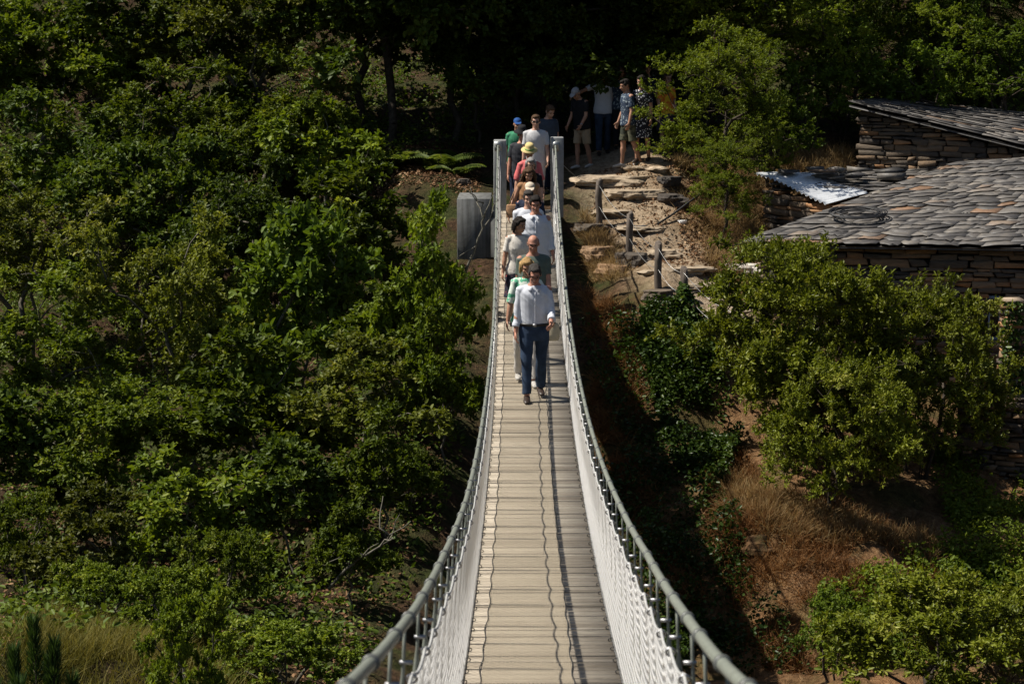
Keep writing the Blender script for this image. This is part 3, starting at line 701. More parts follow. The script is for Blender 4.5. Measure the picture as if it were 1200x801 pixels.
# pine sapling, bottom left
g = np.random.default_rng(61); c = P(42, 800, 15.5); z0 = gz(c[0], c[1]); e = empty('pine_sapling', (c[0], c[1], z0))
tag(e, 'young pine sapling with upright needle tufts in the bottom left corner', 'pine sapling')
mb = MB(); Bs = []; Ds = []
top = P(42, 728, 15.5)[2]-z0
mb.tube([[0, 0, -.2], [0, 0, top-.3]], [.025, .015], 6)
for k, (x, y, zt, hl) in enumerate(((0, 0, top, .5), (-.17, .02, top*.86, .42), (.16, -.03, top*.90, .44), (-.30, -.05, top*.70, .36), (.27, .06, top*.72, .36), (.08, .12, top*.80, .4), (-.09, -.12, top*.74, .36), (.20, -.14, top*.56, .3), (-.22, .15, top*.6, .3))):
    zb = zt-hl; pts = np.array([[x*.3, y*.3, zb-.15], [x*.92, y*.92, zb], [x, y, zt]]); mb.tube(pts, [.012, .010, .006], 5)
    u = g.random(520); ax = pts[1]+(pts[2]-pts[1])*u[:, None]; an = g.uniform(0, 6.28, 520); op = g.uniform(.8, 1.5, 520)+u*1.3
    Bs.append(ax); Ds.append(np.stack([np.cos(an), np.sin(an), op], -1))
B = np.vstack(Bs); sz = g.uniform(.10, .17, len(B)); V, Q, r = leaves_geo(B, np.vstack(Ds), g.normal(0, 1, B.shape), sz, sz*.045, g.random(len(B)), g, .02)
mb.build('trunk', BARK, e); link('crown', mk_mesh('crown', V, Q, None, r), PINEN, e)

DEADW = simple('dead_wood', (.13, .12, .095), .9, 0, .4, 14, .5, .1)
for sd, (px, py, D, L, rz, tl, lab) in enumerate(((385, 690, 24.3, 1.5, 2.6, .7, 'curved bare limb in the dark hollow at the lower left'), (545, 320, 29.9, 1.3, .4, .35, 'pale twiggy stem in front of the concrete abutment'))):
    g = np.random.default_rng(700+sd); mb = MB(); t = np.linspace(0, 1, 14)
    w_ = np.cumsum(g.normal(0, .05, (14, 3)), 0)*L; main = np.stack([0*t, 0*t, t*L], -1)+w_*t[:, None]; mb.tube(main, np.linspace(.022, .006, 14), 6)
    for k in (4, 6, 8, 10, 11):
        d_ = nrm(g.normal(0, 1, 3)+np.array([0, 0, 1.2])); ln_ = L*g.uniform(.18, .4); q = main[k]+d_*ln_*np.linspace(0, 1, 6)[:, None]+np.cumsum(g.normal(0, .02, (6, 3)), 0)*ln_*2
        q[0] = main[k]; mb.tube(q, np.linspace(.013, .004, 6), 5)
    o = mb.build('dead_limb', DEADW); c = P(px, py, D); o.location = c; o.rotation_euler = (tl*.4, tl*(1 if rz < 1 else -1), rz); tag(o, lab, 'dead limb', 'bare limbs in the left thicket')
# ground cover: scattered over outlines projected on the ground
def region(poly):
    if isinstance(poly, np.ndarray): return poly
    W = np.array([ground_hit(*q)[0][:2] for q in poly]); return W
def inside(pts, W):
    x, y = pts[:, 0], pts[:, 1]; r = np.zeros(len(pts), bool); n = len(W)
    for i in range(n):
        a = W[i]; b = W[(i+1) % n]
        c = ((a[1] > y) != (b[1] > y)) & (x < (b[0]-a[0])*(y-a[1])/(b[1]-a[1]+1e-9)+a[0]); r ^= c
    return r
def scatter(g, poly, n, clump=0.):
    W = region(poly); lo = W.min(0); hi = W.max(0); out = []
    tot = 0
    for _ in range(60):
        p = g.uniform(lo, hi, (n, 2)); p = p[inside(p, W)]
        if clump: p = p[(fbm(p[:, 0]*1.6, p[:, 1]*1.6, 77)+.5) > clump*g.random(len(p))+.12]
        p = p[path_dist(p[:, 0], p[:, 1]) > .55*g.random(len(p))+.25] if clump >= 0 else p
        out.append(p); tot += len(p)
        if tot >= n: break
    p = np.vstack(out)[:n]; return np.stack([p[:, 0], p[:, 1], tz(p[:, 0], p[:, 1])], -1)
def cover(name, lab, polys, mat, L, W, hgt, upb, seed, clump=.5, droop=.15, dirup=.3):
    g = np.random.default_rng(seed); Vs = []; Qs = []; rs = []; n0 = 0
    for poly, n in polys:
        p = scatter(g, poly, n, clump); h = hgt*g.random(len(p))**1.3*(0.4+1.2*np.clip(fbm(p[:, 0]*1.2, p[:, 1]*1.2, seed)+.5, 0, 1))
        p[:, 2] += h+.01
        d = nrm(g.normal(0, 1, p.shape)*(1, 1, .5)+np.array([0, 0, dirup])); up = nrm(np.array([0, 0, upb])+g.normal(0, .5, p.shape))
        sz = L*g.uniform(.5, 1.2, len(p)); V, Q, r = leaves_geo(p, d, up, sz, sz*W, np.clip(.45+fbm(p[:, 0], p[:, 1], 5)*.5+g.normal(0, .2, len(p)), 0, 1), g, droop)
        Vs.append(V); Qs.append(Q+n0); rs.append(r); n0 += len(V)
    o = link(name, mk_mesh(name, np.vstack(Vs), np.vstack(Qs), None, np.concatenate(rs)), mat); return tag(o, lab, kind='stuff')
def blades(name, lab, polys, mat, L, wd, seed, lean=.5, clump=.5):
    g = np.random.default_rng(seed); Vs = []; Qs = []; rs = []; n0 = 0
    for poly, n in polys:
        p = scatter(g, poly, n, clump); p[:, 2] -= .02
        d = nrm(g.normal(0, lean, p.shape)*(1, 1, .2)+np.array([0, 0, 1])); sz = L*g.uniform(.5, 1.3, len(p))
        V, Q, r = blade_geo(p, d, nrm(g.normal(0, 1, p.shape)), sz, np.full(len(p), wd), np.clip(.5+fbm(p[:, 0]*2, p[:, 1]*2, 8)*.5+g.normal(0, .2, len(p)), 0, 1), .45)
        Vs.append(V); Qs.append(Q+n0); rs.append(r); n0 += len(V)
    o = link(name, mk_mesh(name, np.vstack(Vs), np.vstack(Qs), None, np.concatenate(rs)), mat); return tag(o, lab, kind='stuff')
RB = [(678,400),(720,385),(770,390),(830,385),(850,440),(800,560),(850,590),(880,700),(960,790),(840,795),(760,640),(700,460)]
cover('bank_ivy', 'ivy and brambles covering the right bank of the gully', [(RB, 9000), ([(750,375),(830,385),(870,520),(850,580),(790,560),(755,440)], 14000), ([(700,560),(760,600),(830,740),(790,790),(740,680)], 3500)], IVYL, .07, .7, .38, .6, 71, .8)
cover('bank_undergrowth', 'low green undergrowth along the lower right slope', [([(960,700),(1080,660),(1200,640),(1240,790),(960,795)], 14000), ([(1080,520),(1200,480),(1240,600),(1120,640)], 7000)], OAKL, .08, .5, .3, .6, 72)
cover('thicket_undergrowth', 'dark leafy undergrowth below the left thicket', [([(0,330),(560,330),(540,560),(430,790),(0,790)], 22000), ([(0,60),(560,60),(560,170),(420,240),(0,330)], 9000), (np.array([[-16., 41.5], [-2.5, 43], [-2.5, 52], [-16., 52]]), 14000), (np.array([[2.5, 43.6], [14., 43], [14., 52], [-2.5, 52], [-2.5, 44.5]]), 14000)], OAKD, .09, .55, .3, .6, 73, .75)
cover('leaf_litter', 'dry fallen leaves on the path and the brown bank', [([(430,180),(565,175),(560,245),(420,245)], 5000), ([(780,190),(810,190),(890,290),(870,370),(800,300)], 3500), ([(680,200),(760,190),(850,350),(700,330)], 1600), ([(0,500),(540,460),(420,790),(0,790)], 16000), ([(340,50),(420,50),(430,120),(340,120)], 2500)], LITTER, .07, .55, .02, 1., 74, -1., .0, .05)
blades('dry_grass', 'dry straw and bracken on the ledge and beside the path', [([(850,560),(960,600),(1100,630),(1100,670),(900,640),(850,600)], 14000), ([(790,190),(890,200),(900,330),(860,360),(800,270)], 9000), ([(680,250),(720,290),(740,340),(690,330)], 3500), ([(930,170),(1000,180),(990,215),(900,215)], 4000)], STRAW, .28, .008, 75, .9, .5)
blades('dry_bracken', 'rust brown dead bracken hanging over the ledge and gully edge', [([(845,520),(930,590),(1090,620),(1100,700),(940,720),(860,640)], 14000), ([(690,460),(760,560),(830,720),(780,700),(700,540)], 9000), ([(680,340),(740,380),(760,520),(700,470)], 5000), ([(830,540),(870,600),(960,790),(900,790),(830,640)], 7000)], RUST, .24, .009, 76, 1.2, .4)
blades('yellow_grass', 'yellow green grass at the bottom left beside the pine sapling', [([(60,730),(200,735),(290,770),(290,810),(20,830)], 20000), (np.array([[-5.6, 12.5], [-2.2, 12.5], [-2.2, 19], [-5.6, 19]]), 16000)], GRASS, .27, .006, 77, .5, -1.)
# ferns
def fern(px, py, D, s, lab, seed):
    g = np.random.default_rng(seed); c, _ = ground_hit(px, py) if D is None else (P(px, py, D), 0); z = gz(c[0], c[1]); e = empty('fern', (c[0], c[1], z)); mb = MB(); Bs = []; Ds = []; Ls = []
    for k in range(9):
        a = k*.7+g.uniform(-.3, .3); d = np.array([math.cos(a), math.sin(a), 0]); L = s*g.uniform(.7, 1.1); t = np.linspace(0, 1, 22)
        pts = d*L*(.85*t)[:, None]+np.array([0, 0, 1])*(L*(1.0*t-.72*t*t))[:, None]; mb.tube(pts, np.linspace(.006, .002, 22), 4)
        sd = np.array([-d[1], d[0], 0])
        for sg in (1, -1):
            Bs.append(pts[3:]); Ds.append(np.repeat((sd*sg+d*.35-np.array([0, 0, .15]))[None], 19, 0)); Ls.append(.32*L*np.sin(math.pi*(t[3:]*.85+.12)))
    B = np.vstack(Bs); L = np.concatenate(Ls); V, Q, r = leaves_geo(B, np.vstack(Ds), np.tile([[0, 0, 1.]], (len(B), 1)), L, np.full(len(B), .055*s+.01), g.random(len(B)), g, .15)
    mb.build('stem', BARK, e); link('frond', mk_mesh('frond', V, Q, None, r), FERNL, e); tag(e, lab, 'fern', 'ferns on the brown bank')
fern(440,170,41.5,1.5,'large pale fern left of the brown bank',1); fern(512,174,40.8,1.25,'fern at the top of the brown bank nearest the bridge post',2)
fern(455,182,41.0,1.2,'drooping fern just below the large pale one',3); fern(530,182,40.2,.8,'small fern low on the brown bank beside the bridge post',4)
# ------------------------------------------------------------------ stone buildings
m, nt, b = new_mat('schist'); b.inputs['Roughness'].default_value = .85; b.inputs['Specular IOR Level'].default_value = .2
f = noise_fac(nt, 7, 5, .7, stretch=(1, 1, 3)); f2 = noise_fac(nt, 30, 3)
c = ramp(nt, attr(nt, 'rnd'), [(0, (.055, .048, .043)), (.3, (.11, .09, .07)), (.55, (.19, .14, .095)), (.75, (.28, .18, .105)), (.88, (.34, .17, .075)), (1, (.38, .30, .22))])
c = mix(nt, .7, c, ramp(nt, f, [(.3, (.5, .5, .5)), (.55, (1, 1, 1)), (.75, (1.4, 1.3, 1.15))]), 'MULTIPLY')
nt.links.new(c, b.inputs['Base Color']); bump(nt, b, mathn(nt, 'ADD', f, mathn(nt, 'MULTIPLY', f2, .4)), .7, .02); SCHIST = m
m, nt, b = new_mat('slate'); b.inputs['Roughness'].default_value = .55; b.inputs['Specular IOR Level'].default_value = .4
f = noise_fac(nt, 5, 6, .7); f2 = noise_fac(nt, 40, 3)
c = ramp(nt, attr(nt, 'rnd'), [(0, (.045, .043, .042)), (.4, (.082, .076, .072)), (.7, (.125, .115, .104)), (.86, (.165, .148, .13)), (.94, (.16, .11, .075)), (1, (.19, .115, .07))])
c = mix(nt, .8, c, ramp(nt, f, [(.32, (.55, .55, .55)), (.5, (.95, .95, .95)), (.68, (1.5, 1.4, 1.25))]), 'MULTIPLY')
lich = ramp(nt, noise_fac(nt, 11, 4, .7), [(.62, (0, 0, 0)), (.72, (1, 1, 1))])
c = mix(nt, mathn(nt, 'MULTIPLY', lich, .5), c, (.22, .19, .10))
nt.links.new(c, b.inputs['Base Color']); bump(nt, b, mathn(nt, 'ADD', f, mathn(nt, 'MULTIPLY', f2, .3)), .5, .015); SLATE = m
DARKIN = simple('dark_interior', (.012, .011, .010), .95, 0, .2, 5, 0, .05)

def stone_wall(g, p0, p1, zb, zt0, zt1, depth=.3, nrm_out=None, ch=(.06, .13), ln=(.16, .55), prot=.03, end_jit=.05, gaps=()):
    """dry stone wall from p0 to p1 (xy), courses of flat stones, top running from zt0 to zt1"""
    mb = MB(); p0 = np.asarray(p0, float)[:2]; p1 = np.asarray(p1, float)[:2]; d = p1-p0; L = np.linalg.norm(d); d /= L
    n = np.array([d[1], -d[0]]) if nrm_out is None else np.asarray(nrm_out, float)[:2]
    M = np.array([[d[0], n[0], 0], [d[1], n[1], 0], [0, 0, 1]])
    z = zb; zmax = max(zt0, zt1)
    while z < zmax:
        h = g.uniform(*ch); x = g.uniform(-end_jit, end_jit)
        while x < L-.03:
            l = min(g.uniform(*ln)*(1.3 if h > .1 else 1), L-x+g.uniform(-end_jit, end_jit)); xc = x+l/2; zt = zt0+(zt1-zt0)*xc/L
            l = max(l, .05)
            ok = z+h*.6 < zt and not any(a < xc < b_ and c_ < z+h/2 < e_ for a, b_, c_, e_ in gaps)
            if ok:
                pr = g.uniform(-prot, prot); hh = h-.012
                c = np.array([*(p0+d*xc-n*(depth/2-pr)), z+h/2])
                q = np.array([[sx*l*.5*.97, sy*depth/2, sz*hh/2] for sz in (-1, 1) for sx, sy in ((-1, -1), (1, -1), (1, 1), (-1, 1))])
                q += g.normal(0, 1, q.shape)*np.array([.020, .014, hh*.16])
                # bevelled outer face: inset corners
                fr = q[[2, 3, 6, 7]].copy()
                q2 = q.copy(); q2[[2, 3, 6, 7], 1] -= .012
                fr[:, 0] *= .94; fr[:, 2] *= .84
                V = np.vstack([q2, fr])
                F = [[3, 2, 1, 0], [4, 5, 6, 7], [0, 1, 5, 4], [1, 2, 6, 5], [3, 0, 4, 7], [3, 7, 11, 9], [2, 3, 9, 8], [6, 2, 8, 10], [7, 6, 10, 11], [9, 11, 10, 8]]
                mb.add(V@M.T+c, F, r=float(np.clip(g.beta(2, 2.6), 0, 1)))
            x += l+.008
        z += h
    # core behind the joints
    a = np.array([*(p0-n*.10), 0]); b_ = np.array([*(p1-n*.10), 0]); bk = -np.array([*n, 0])*(depth-.10)
    if not gaps:
        C = [a+[0, 0, zb], b_+[0, 0, zb], b_+bk+[0, 0, zb], a+bk+[0, 0, zb], a+[0, 0, zt0-.1], b_+[0, 0, zt1-.1], b_+bk+[0, 0, zt1-.1], a+bk+[0, 0, zt0-.1]]
        mb.add(np.array(C), [[3, 2, 1, 0], [4, 5, 6, 7], [0, 1, 5, 4], [1, 2, 6, 5], [2, 3, 7, 6], [3, 0, 4, 7]], r=.0)
    return mb
def slate_roof(g, corner, rows, wid=(.3, .75), thick=.011, ridge=True, over=1.75):
    """corner: eave-left, eave-right, top-right, top-left; courses of irregular slabs"""
    A, B, C, D = [np.asarray(c, float) for c in corner]; mb = MB(); N = np.cross(B-A, D-A); N /= np.linalg.norm(N)
    if N[2] < 0: N = -N
    for k in range(rows):
        t0 = k/rows; e0 = A+(D-A)*t0; e1 = B+(C-B)*t0; t1 = min(1, (k+over)/rows); u0 = A+(D-A)*t1; u1 = B+(C-B)*t1
        L = np.linalg.norm(e1-e0); up = (u0-e0); hgt = np.linalg.norm((u0+u1)/2-(e0+e1)/2)
        x = -g.uniform(0, .25)
        while x < L:
            l = g.uniform(*wid)*g.choice([.7, 1, 1.3]); l = min(l, L-x+.1); a = max(x, -.06)/L; b_ = (x+l)/L
            tilt = g.uniform(-.17, .17)
            if l > .1:
                nv = int(g.integers(4, 8)); lo = []; c0_, c1_ = g.uniform(-.02, .045, 2)
                for i in range(nv):
                    f = a+(b_-a)*(i/(nv-1)); dn = g.uniform(-.045, .045)+(c0_ if i == 0 else c1_ if i == nv-1 else 0)+tilt*(i/(nv-1)-.5)
                    lo.append(e0+(e1-e0)*f+((u0-e0)*(1-f)+(u1-e1)*f)*(dn/hgt))
                hi = [u0+(u1-u0)*b_, u0+(u1-u0)*a]
                pts = np.array(lo+hi); base = .006+.012*g.random(); ti = g.uniform(-.006, .008)
                off = np.array([thick*1.6+base+ti*g.random()]*nv+[base*.5]*2)
                top = pts+N*(off[:, None]+.004*k % .012); th = thick*g.uniform(.6, 1.3); bot = top-N*th
                n = len(pts); V = np.vstack([top, bot, top.mean(0), bot.mean(0)])
                T = []
                for i in range(n):
                    j = (i+1) % n; T += [[2*n, i, j], [2*n+1, n+j, n+i]]
                Q = [[i, n+i, n+(i+1) % n, (i+1) % n] for i in range(n)]
                mb.add(V, Q, T, r=float(np.clip(g.beta(2.2, 2.4)+(.35 if g.random() < .07 else 0), 0, 1)))
            x += l*g.uniform(.93, 1.0)
    K_ = 9; u = np.linspace(0, 1, K_)[:, None, None]; v = np.linspace(0, 1, K_)[None, :, None]
    G = (A*(1-u)+B*u)*(1-v)+(D*(1-u)+C*u)*v-N*.03; n_ = K_*K_; ii_ = (np.arange(K_-1)*K_)[:, None]+np.arange(K_-1)[None]
    q_ = np.stack([ii_, ii_+K_, ii_+K_+1, ii_+1], -1).reshape(-1, 4); V = np.concatenate([G.reshape(-1, 3), G.reshape(-1, 3)-N*.04])
    rim = [k*K_ for k in range(K_)]+[(K_-1)*K_+k for k in range(1, K_)]+[k*K_+K_-1 for k in range(K_-2, -1, -1)]+[k for k in range(K_-2, 0, -1)]
    mb.add(V, np.vstack([q_, q_[:, ::-1]+n_, [[rim[k], rim[(k+1) % len(rim)], rim[(k+1) % len(rim)]+n_, rim[k]+n_] for k in range(len(rim))]]), r=0)
    return mb, N
def child(mb, name, mat, par, smooth=False):
    for V in mb.V: V -= np.array(par.location)
    return mb.build(name, mat, par, smooth)
g = np.random.default_rng(11)
# --- lower house: big slate roof, shadowed front wall
A = P(868, 285, 34.6); B = P(1330, 291, 33.4); C = P(1330, 176, 37.6); Dd = P(1128, 189, 38.2)
house = empty('stone_house', (A+B)/2*np.array([1, 1, 0])+np.array([0, 0, gz(7, 33.5)-.3])); tag(house, 'low schist stone house with a broad grey slate roof behind the large shrubs', 'house')
rf, N = slate_roof(g, (A, B, C, Dd), 25, wid=(.2, .62)); child(rf, 'roof', SLATE, house)
ex = (B-A)/np.linalg.norm(B-A); ey = np.array([-ex[1], ex[0], 0]); 
zg = gz(*(A+ex*3)[:2])-1.5
wa = A+ex*.35+ey*.32; wb = B-ex*.1+ey*.32
Lw = np.linalg.norm((wb-wa)[:2])
# window in the front wall, at the right
wc = P(1161, 372, 34.4); xw = float((wc-wa)@ex); zw = wc[2]
win = (xw-.24, xw+.20, zw-.40, zw+.38)
child(stone_wall(g, wa, wb, zg, wa[2]-.03, wb[2]-.03, .35, gaps=(win,)), 'front_wall', SCHIST, house)
mb = MB(); 
for (x0, x1) in ((0, win[0]), (win[1], Lw)):
    cc = wa+ex*(x0+x1)/2+ey*.3; mb.box((cc[0], cc[1], (zg+wa[2])/2-.05), (x1-x0, .25, wa[2]-zg-.1), np.stack([ex*[1,1,0], ey, [0, 0, 1]], 1), r=.05)
cc = wa+ex*(xw-.02)+ey*.3; mb.box((cc[0], cc[1], (zg+win[2])/2), (.44, .25, win[2]-zg), np.stack([ex*[1,1,0], ey, [0, 0, 1]], 1), r=.05)
mb.box((cc[0], cc[1], (wa[2]-.1+win[3])/2), (.44, .25, wa[2]-.1-win[3]), np.stack([ex*[1,1,0], ey, [0, 0, 1]], 1), r=.05)
child(mb, 'wall_core', SCHIST, house)
Mw = np.stack([ex*[1, 1, 0]/np.linalg.norm(ex[:2]), ey, [0, 0, 1]], 1)
WINP = simple('window_paint', (.22, .30, .42), .5); GLASS, nt, b = new_mat('window_glass'); b.inputs['Base Color'].default_value = (.01, .012, .015, 1); b.inputs['Roughness'].default_value = .08
mb = MB(); cw = wa+ex*(xw-.02)+ey*.12
for dx, dz, sx, sz in ((-.19, 0, .05, .76), (.19, 0, .05, .76), (0, .36, .33, .05), (0, -.36, .33, .05), (0, 0, .03, .67), (-.09, .05, .128, .025), (.09, .05, .128, .025)):
    q = cw+ex*dx; mb.box((q[0], q[1], zw-.01+dz), (sx, .05, sz), Mw, r=.5)
wf = child(mb, 'window', WINP, house)
mb = MB(); q = cw+ey*.05; mb.box((q[0], q[1], zw-.01), (.36, .01, .70), Mw); child(mb, 'pane', GLASS, wf)
for V in (): pass
mb = MB(); q = wa+ex*(xw-.02)-ey*.02; mb.box((q[0], q[1], win[2]-.05), (.75, .25, .07), Mw, .01, .55); child(mb, 'sill', SCHIST, wf)
# left flank and back
wl = Dd+ex*.1-ey*.3
child(stone_wall(g, wl, wa, zg, wl[2]-.15, wa[2]-.05, .35, nrm_out=-nrm(ex*[1, 1, 0])), 'side_wall', SCHIST, house)
# black cable coil lying on the eave corner
CABLE = simple('black_cable', (.012, .012, .013), .5, 0, .3)
p = A+ex*.95+(Dd-A)*.26+N*.10; g2 = np.random.default_rng(4); mb = MB(); th = np.linspace(0, 2*math.pi*9, 260)
uu = nrm(ex); vv = np.cross(N, uu); rr = .33+.07*np.sin(th*.37)+.03*np.sin(th*1.7)
pts = p+uu*(np.cos(th)*rr*1.25)[:, None]+vv*(np.sin(th)*rr*.8)[:, None]+N*(.02+.05*np.abs(np.sin(th*.21)))[:, None]
tail = pts[-1]+np.cumsum(np.tile(-uu*.05-vv*.02, (18, 1)), 0)+N*0; mb.tube(np.vstack([pts, tail]), .011, 5)
tag(mb.build('cable_coil', CABLE), 'tangled coil of black cable lying on the slate eave corner', 'cable coil')
# --- upper building: lit rubble wall under a mono pitch roof
A2 = P(996, 121, 40.2); B2 = P(1260, 186, 38.3); C2 = P(1280, 139, 43); D2 = P(1036, 116.5, 44)
up = empty('stone_barn', (A2+B2)/2*np.array([1, 1, 0])+np.array([0, 0, gz(9, 40)-.5])); tag(up, 'small rubble stone barn with a sloping slate roof, highest building on the right', 'barn')
rf, N2 = slate_roof(g, (A2, B2, C2, D2), 17, wid=(.35, .9), thick=.018); child(rf, 'roof', SLATE, up)
ex2 = nrm((B2-A2)*[1, 1, 0]); ey2 = np.array([-ex2[1], ex2[0], 0]); s2 = (B2-A2)[2]/np.linalg.norm((B2-A2)[:2])
w0 = A2+ex2*.12+ey2*.22; w0 = P(993, 200, 0) if False else w0
Lu = np.linalg.norm((B2-A2)[:2])-.4
child(stone_wall(g, w0, w0+ex2*Lu, w0[2]-2.4, w0[2]-.12, w0[2]-.12+s2*Lu, .4, ch=(.05, .12), ln=(.12, .45), prot=.035), 'front_wall', SCHIST, up)
wbk = w0+ey2*3.2
child(stone_wall(g, wbk, w0+ey2*.4, w0[2]-2.4, w0[2]-.1, w0[2]-.12, .35, nrm_out=-ex2), 'side_wall', SCHIST, up)
# --- lean-to with corrugated sheet and loose slates
shed = empty('lean_to_shed', (*P(940, 240, 37.6)[:2], gz(*P(940, 240, 37.6)[:2])-.3)); tag(shed, 'collapsed lean to shed with a white corrugated sheet and loose slates on top', 'shed')
a = P(884, 203, 38.6); b2 = P(968, 237, 36.7); c2 = P(1018, 228, 37.2); d2 = P(962, 205, 39.0)
Mst = simple('white_sheet_metal', (.62, .64, .66), .4, .2, .18, 3, .1, .5)
nu, nv = 80, 12; u = np.linspace(0, 1, nu)[:, None, None]; v = np.linspace(0, 1, nv)[None, :, None]
G = (a*(1-u)+b2*u)*(1-v)+(d2*(1-u)+c2*u)*v; G = G+np.array([0, 0, 1])*(.022*np.sin(u*2*math.pi*16)+.03*np.sin(u*5+v*3))
def sheet(mb, G, th=.006, r=.5):
    nu, nv = G.shape[:2]; V = np.concatenate([G.reshape(-1, 3), G.reshape(-1, 3)-[0, 0, th]]); i = (np.arange(nu-1)*nv)[:, None]+np.arange(nv-1)[None]
    Q = np.stack([i, i+nv, i+nv+1, i+1], -1).reshape(-1, 4); n = nu*nv; Qs = [Q, Q[:, ::-1]+n]
    e = [k*nv for k in range(nu)]; f = [k*nv+nv-1 for k in range(nu)]
    for L in (e, f): Qs.append(np.array([[L[k], L[k+1], L[k+1]+n, L[k]+n] for k in range(len(L)-1)]))
    for s0 in (0, (nu-1)*nv): Qs.append(np.array([[s0+k, s0+k+1, s0+k+1+n, s0+k+n] for k in range(nv-1)]))
    mb.add(V, np.vstack(Qs), r=r)
mb = MB(); sheet(mb, G); child(mb, 'corrugated_sheet', Mst, shed, True)
rf, N3 = slate_roof(g, (P(905, 218, 38.2), P(1060, 226, 37.4), P(1085, 198, 40.2), P(955, 200, 40.4)), 8, wid=(.3, .8), thick=.02)
for k in range(26):
    q = P(g.uniform(925, 1050), g.uniform(200, 226), g.uniform(38.2, 39.3)); 
    rf.box(q+np.array([0, 0, .04]), (g.uniform(.2, .6), g.uniform(.2, .4), g.uniform(.03, .1)), Matrix.Rotation(g.uniform(0, 3), 3, 'Z'), .03, float(g.random()))
child(rf, 'slate_roof', SLATE, shed)
wq0 = P(893, 222, 38.3); wq1 = P(972, 250, 36.9)
child(stone_wall(g, wq0, wq1, wq0[2]-1.6, wq0[2]+.05, wq1[2]+.1, .3), 'side_wall', SCHIST, shed)
# terrace walls and the stone ledge
def rwall(p0, p1, h0, h1, lab, seed, below=1.6):
    gg = np.random.default_rng(seed); zt0, zt1 = p0[2]+h0, p1[2]+h1
    o = stone_wall(gg, p0, p1, min(zt0, zt1)-below-h0, zt0, zt1, .4, ch=(.05, .11), ln=(.1, .4), prot=.06).build('retaining_wall', SCHIST); return tag(o, lab, 'retaining wall')
rwall(P(1120, 500, 31.8), P(1270, 505, 31.0), .5, .45, 'dark dry stone retaining wall at the right edge below the house', 21)
# stone gate pier with ivy at the right edge
pp = P(1183, 440, 33.4); pier = empty('stone_pier', (pp[0], pp[1], pp[2]-.6)); tag(pier, 'slim stone pier with ivy beside the house window', 'pier')
mb = MB(); z = pp[2]-.6
ztop = P(1183, 352, 33.4)[2]
while z < ztop:
    h = g.uniform(.06, .14); mb.box((pp[0]+g.normal(0, .015), pp[1]+g.normal(0, .015), z+h/2), (.34+g.normal(0, .03), .34, h-.01), Matrix.Rotation(g.normal(0, .08), 3, 'Z'), .012, float(g.random())); z += h
child(mb, 'shaft', SCHIST, pier)
n = 420; B_ = np.stack([pp[0]+g.uniform(-.2, .2, n), pp[1]-.19-g.random(n)*.08, g.uniform(pp[2]-.6, ztop+.05, n)], -1); sz = g.uniform(.06, .1, n)
V, Q, r = leaves_geo(B_, nrm(g.normal(0, 1, (n, 3))-[0, 0, .6]), nrm(np.array([0, -1, .6])+g.normal(0, .4, (n, 3))), sz, sz*.8, g.random(n), g)
link('ivy', mk_mesh('ivy', V-np.array(pier.location), Q, None, r), IVYL, pier)

# ------------------------------------------------------------------ path furniture
m, nt, b = new_mat('path_stone'); b.inputs['Roughness'].default_value = .85; b.inputs['Specular IOR Level'].default_value = .2
f = noise_fac(nt, 6, 6, .7); c = ramp(nt, f, [(.3, (.14, .11, .08)), (.5, (.30, .24, .17)), (.7, (.44, .36, .27))])
c = mix(nt, .5, c, ramp(nt, attr(nt, 'rnd'), [(0, (.6, .6, .6)), (1, (1.3, 1.25, 1.2))]), 'MULTIPLY'); nt.links.new(c, b.inputs['Base Color']); bump(nt, b, f, .8, .03); PSTONE = m
def rock_mesh(g, sx, sy, sz, lay=3., flat=.55):
    bm = bmesh.new(); bmesh.ops.create_icosphere(bm, subdivisions=4, radius=1.); ph = g.uniform(0, 50, 3)
    for v in bm.verts:
        p = v.co.copy(); n = mnoise.noise(p*1.2+Vector(ph))*.45+mnoise.noise(p*3+Vector(ph))*.18+mnoise.noise(p*8+Vector(ph))*.05
        q = p*(1+n); q.z = max(-.7, min(flat, q.z)); q.z = (math.floor(q.z*lay+.5)/lay)*.55+q.z*.45
        v.co = Vector((q.x*sx, q.y*sy, q.z*sz))
    me = bpy.data.meshes.new('rock'); bm.to_mesh(me); bm.free()
    a = me.attributes.new('rnd', 'FLOAT', 'POINT'); a.data.foreach_set('value', np.full(len(me.vertices), g.random(), np.float32)); return me
def slab(name, px, py, sx, sy, sz, lab, cat, group, seed, dz=0., rz=0., mat=None):
    if name == 'stone_step': rz = ((seed*37) % 11-5)*.045
    gg = np.random.default_rng(seed); c, D = ground_hit(px, py); o = link(name, rock_mesh(gg, sx, sy, sz, *((4., .95) if name == 'rock_outcrop' else (3., .55))), mat or PSTONE); o.location = Vector(c)+Vector((0, 0, dz)); o.rotation_euler = (0, 0, rz)
    tag(o, lab, cat, group)
GS = 'stone steps of the path'
